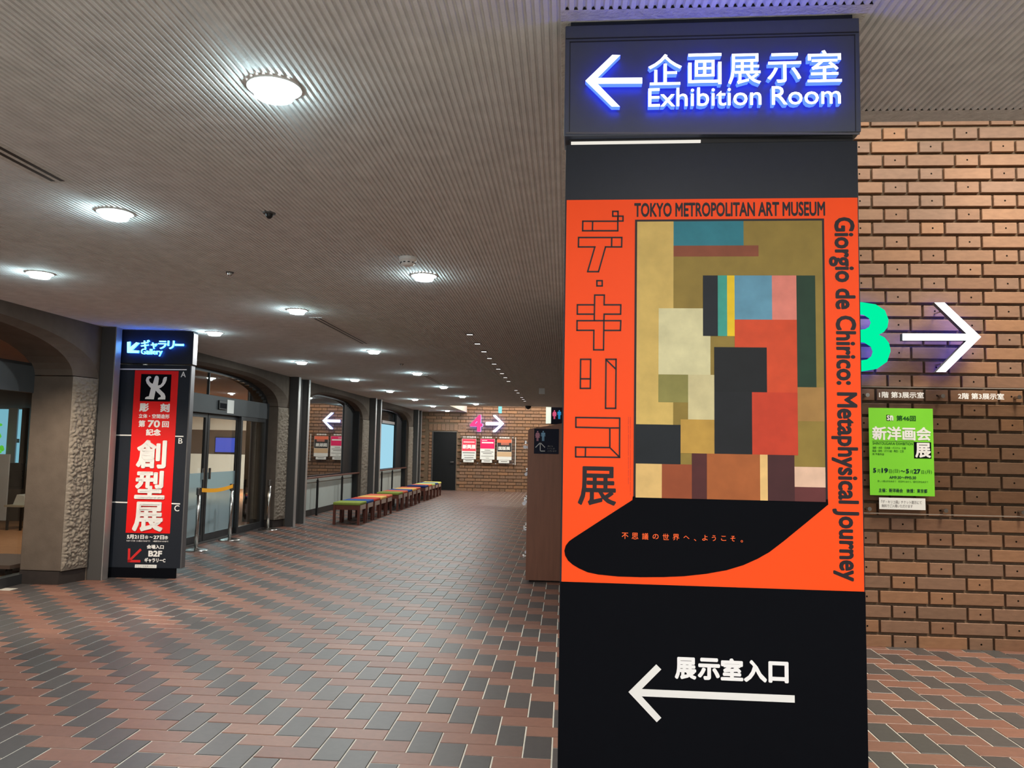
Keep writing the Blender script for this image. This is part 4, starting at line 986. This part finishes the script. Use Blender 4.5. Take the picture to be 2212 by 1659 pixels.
# ------------------------------------------------------------------ glimpse through the leftmost bay
wd = empty('door_3', (XD, P0 - .34, 0), kind='structure', label='glazed opening in the leftmost arch')
aL, bL, eL = BAYS[0]
MB().box((-5.74, aL, 2.0), (-5.66, bL + .1, 2.28)).build('header_beam', M_HEAD, wd)
MB().box((-5.74, aL, 2.28), (-5.66, bL + .1, 2.31)).build('header_trim', M_FRAME, wd)
MB().box((-5.71, aL, .1), (-5.70, bL + .05, 2.0)).build('pane', M_CLEAR, wd)
MB().box((-5.75, aL, 0), (-5.65, bL + .1, .10)).build('bottom_rail', M_FRAME, wd)
Cw = Plane((-11, 14.0), (-9, 14.0)); ck = Crop(Cw, 0, 780, 3.456)
wi = empty('window_3', (-9.8, 14.0, 1.6), kind='structure', label='daylit window seen through the leftmost arch')
def crect(mb, x0, y0, x1, y1, dy=0, th=.02):
    cq = Crop(Plane((-11, 14.0 - dy), (-9, 14.0 - dy)), 0, 780, 3.456)
    u0, v1 = cq.uv(x0, y0); u1, v0 = cq.uv(x1, y1); ox = -11
    mb.box((ox + u0, 14.0 - dy - th, v0), (ox + u1, 14.0 - dy, v1)); return mb
crect(MB(), -200, 355, 188, 760).build('daylight_pane', lamp('daylight_cyan', (.30, .72, .90), .75), wi)
crect(MB(), 75, 350, 115, 762, .02, .03).build('window_frame', mat('pale_frame', (.30, .40, .46), .5), wi)
crect(MB(), 175, 350, 195, 762, .02, .03).build('window_frame', M_FRAME, wi)
crect(MB(), 118, 580, 145, 610, .02, .01).build('window_vent', mat('vent_blue', (.12, .35, .42), .5), wi)
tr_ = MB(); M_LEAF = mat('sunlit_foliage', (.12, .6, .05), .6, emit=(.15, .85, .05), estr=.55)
random.seed(3)
for i in range(26):
    x = random.uniform(-120, 52); y = random.uniform(455, 680); r = random.uniform(14, 26); u, v = ck.uv(x, y)
    tr_.lathe((-11 + u, 13.9, v), [(.02, -.03), (r / 3.456 / 122 * .8, 0), (.02, .03)], 7, axis=1)
tag(tr_.build('foliage', M_LEAF), 'bright green leaves glimpsed at the left edge', 'foliage', kind='stuff')
dp = tag(crect(MB(), -200, 690, 45, 1190, 1.0, .03).build('white_partition', mat('partition_white', (.62, .66, .72), .5)), 'white partition panel at the left edge of the view', 'partition')
ls = empty('lattice_screen', (-9.5, 13.5, .9), 'dark lattice screen behind the white papers', 'screen')
for x in range(55, 170, 22): crect(MB(), x, 760, x + 12, 955, .5, .02).build('upright', M_BLK, ls)
for y in (760, 815, 850, 880, 940): crect(MB(), 55, y, 170, y + 12, .52, .02).build('crossbar', M_BLK, ls)
tb = empty('side_table', (-8.8, 12.6, 0), 'small table with dark legs seen through the leftmost arch', 'table')
TY = 12.6; Tp = Plane((-11, TY), (-9, TY)); tk_ = Crop(Tp, 0, 780, 3.456)
u0, z0 = tk_.uv(30, 1075); u1, _ = tk_.uv(165, 1075)
MB().box((-11 + u0, TY, z0 - .03), (-11 + u1, TY + .5, z0)).build('table_top', mat('table_cream', (.5, .46, .36), .5), tb)
for x in (u0 + .03, u1 - .05):
    for y in (.03, .45): MB().box((-11 + x, TY + y, 0), (-11 + x + .03, TY + y + .03, z0 - .03)).build('leg', M_BLK, tb)
bxo = tag(MB().prism([(-11 + u0 + .08, TY + .1, z0 + .001), (-11 + u1 - .03, TY + .1, z0 + .001), (-11 + u1 - .05, TY + .1, z0 + .15), (-11 + u0 + .14, TY + .1, z0 + .17)], (0, .25, 0)).build('leaflet_box', M_PAPER, fix=True), 'white leaflet box standing on the small table', 'box')
ty = empty('trolley', (-6.5, 8.6, 0), 'low dark trolley with a caster inside the leftmost arch', 'trolley')
MB().box((-7.0, 8.35, .09), (-6.02, 9.2, .13)).build('deck', mat('trolley_deck', (.16, .10, .09), .5), ty)
for x in (-6.08, -6.9):
    for y in (8.42, 9.1): MB().lathe((0, y, .045), [(.045, x - .015), (.045, x + .015)], 16, axis=0).build('caster', M_BLK, ty)
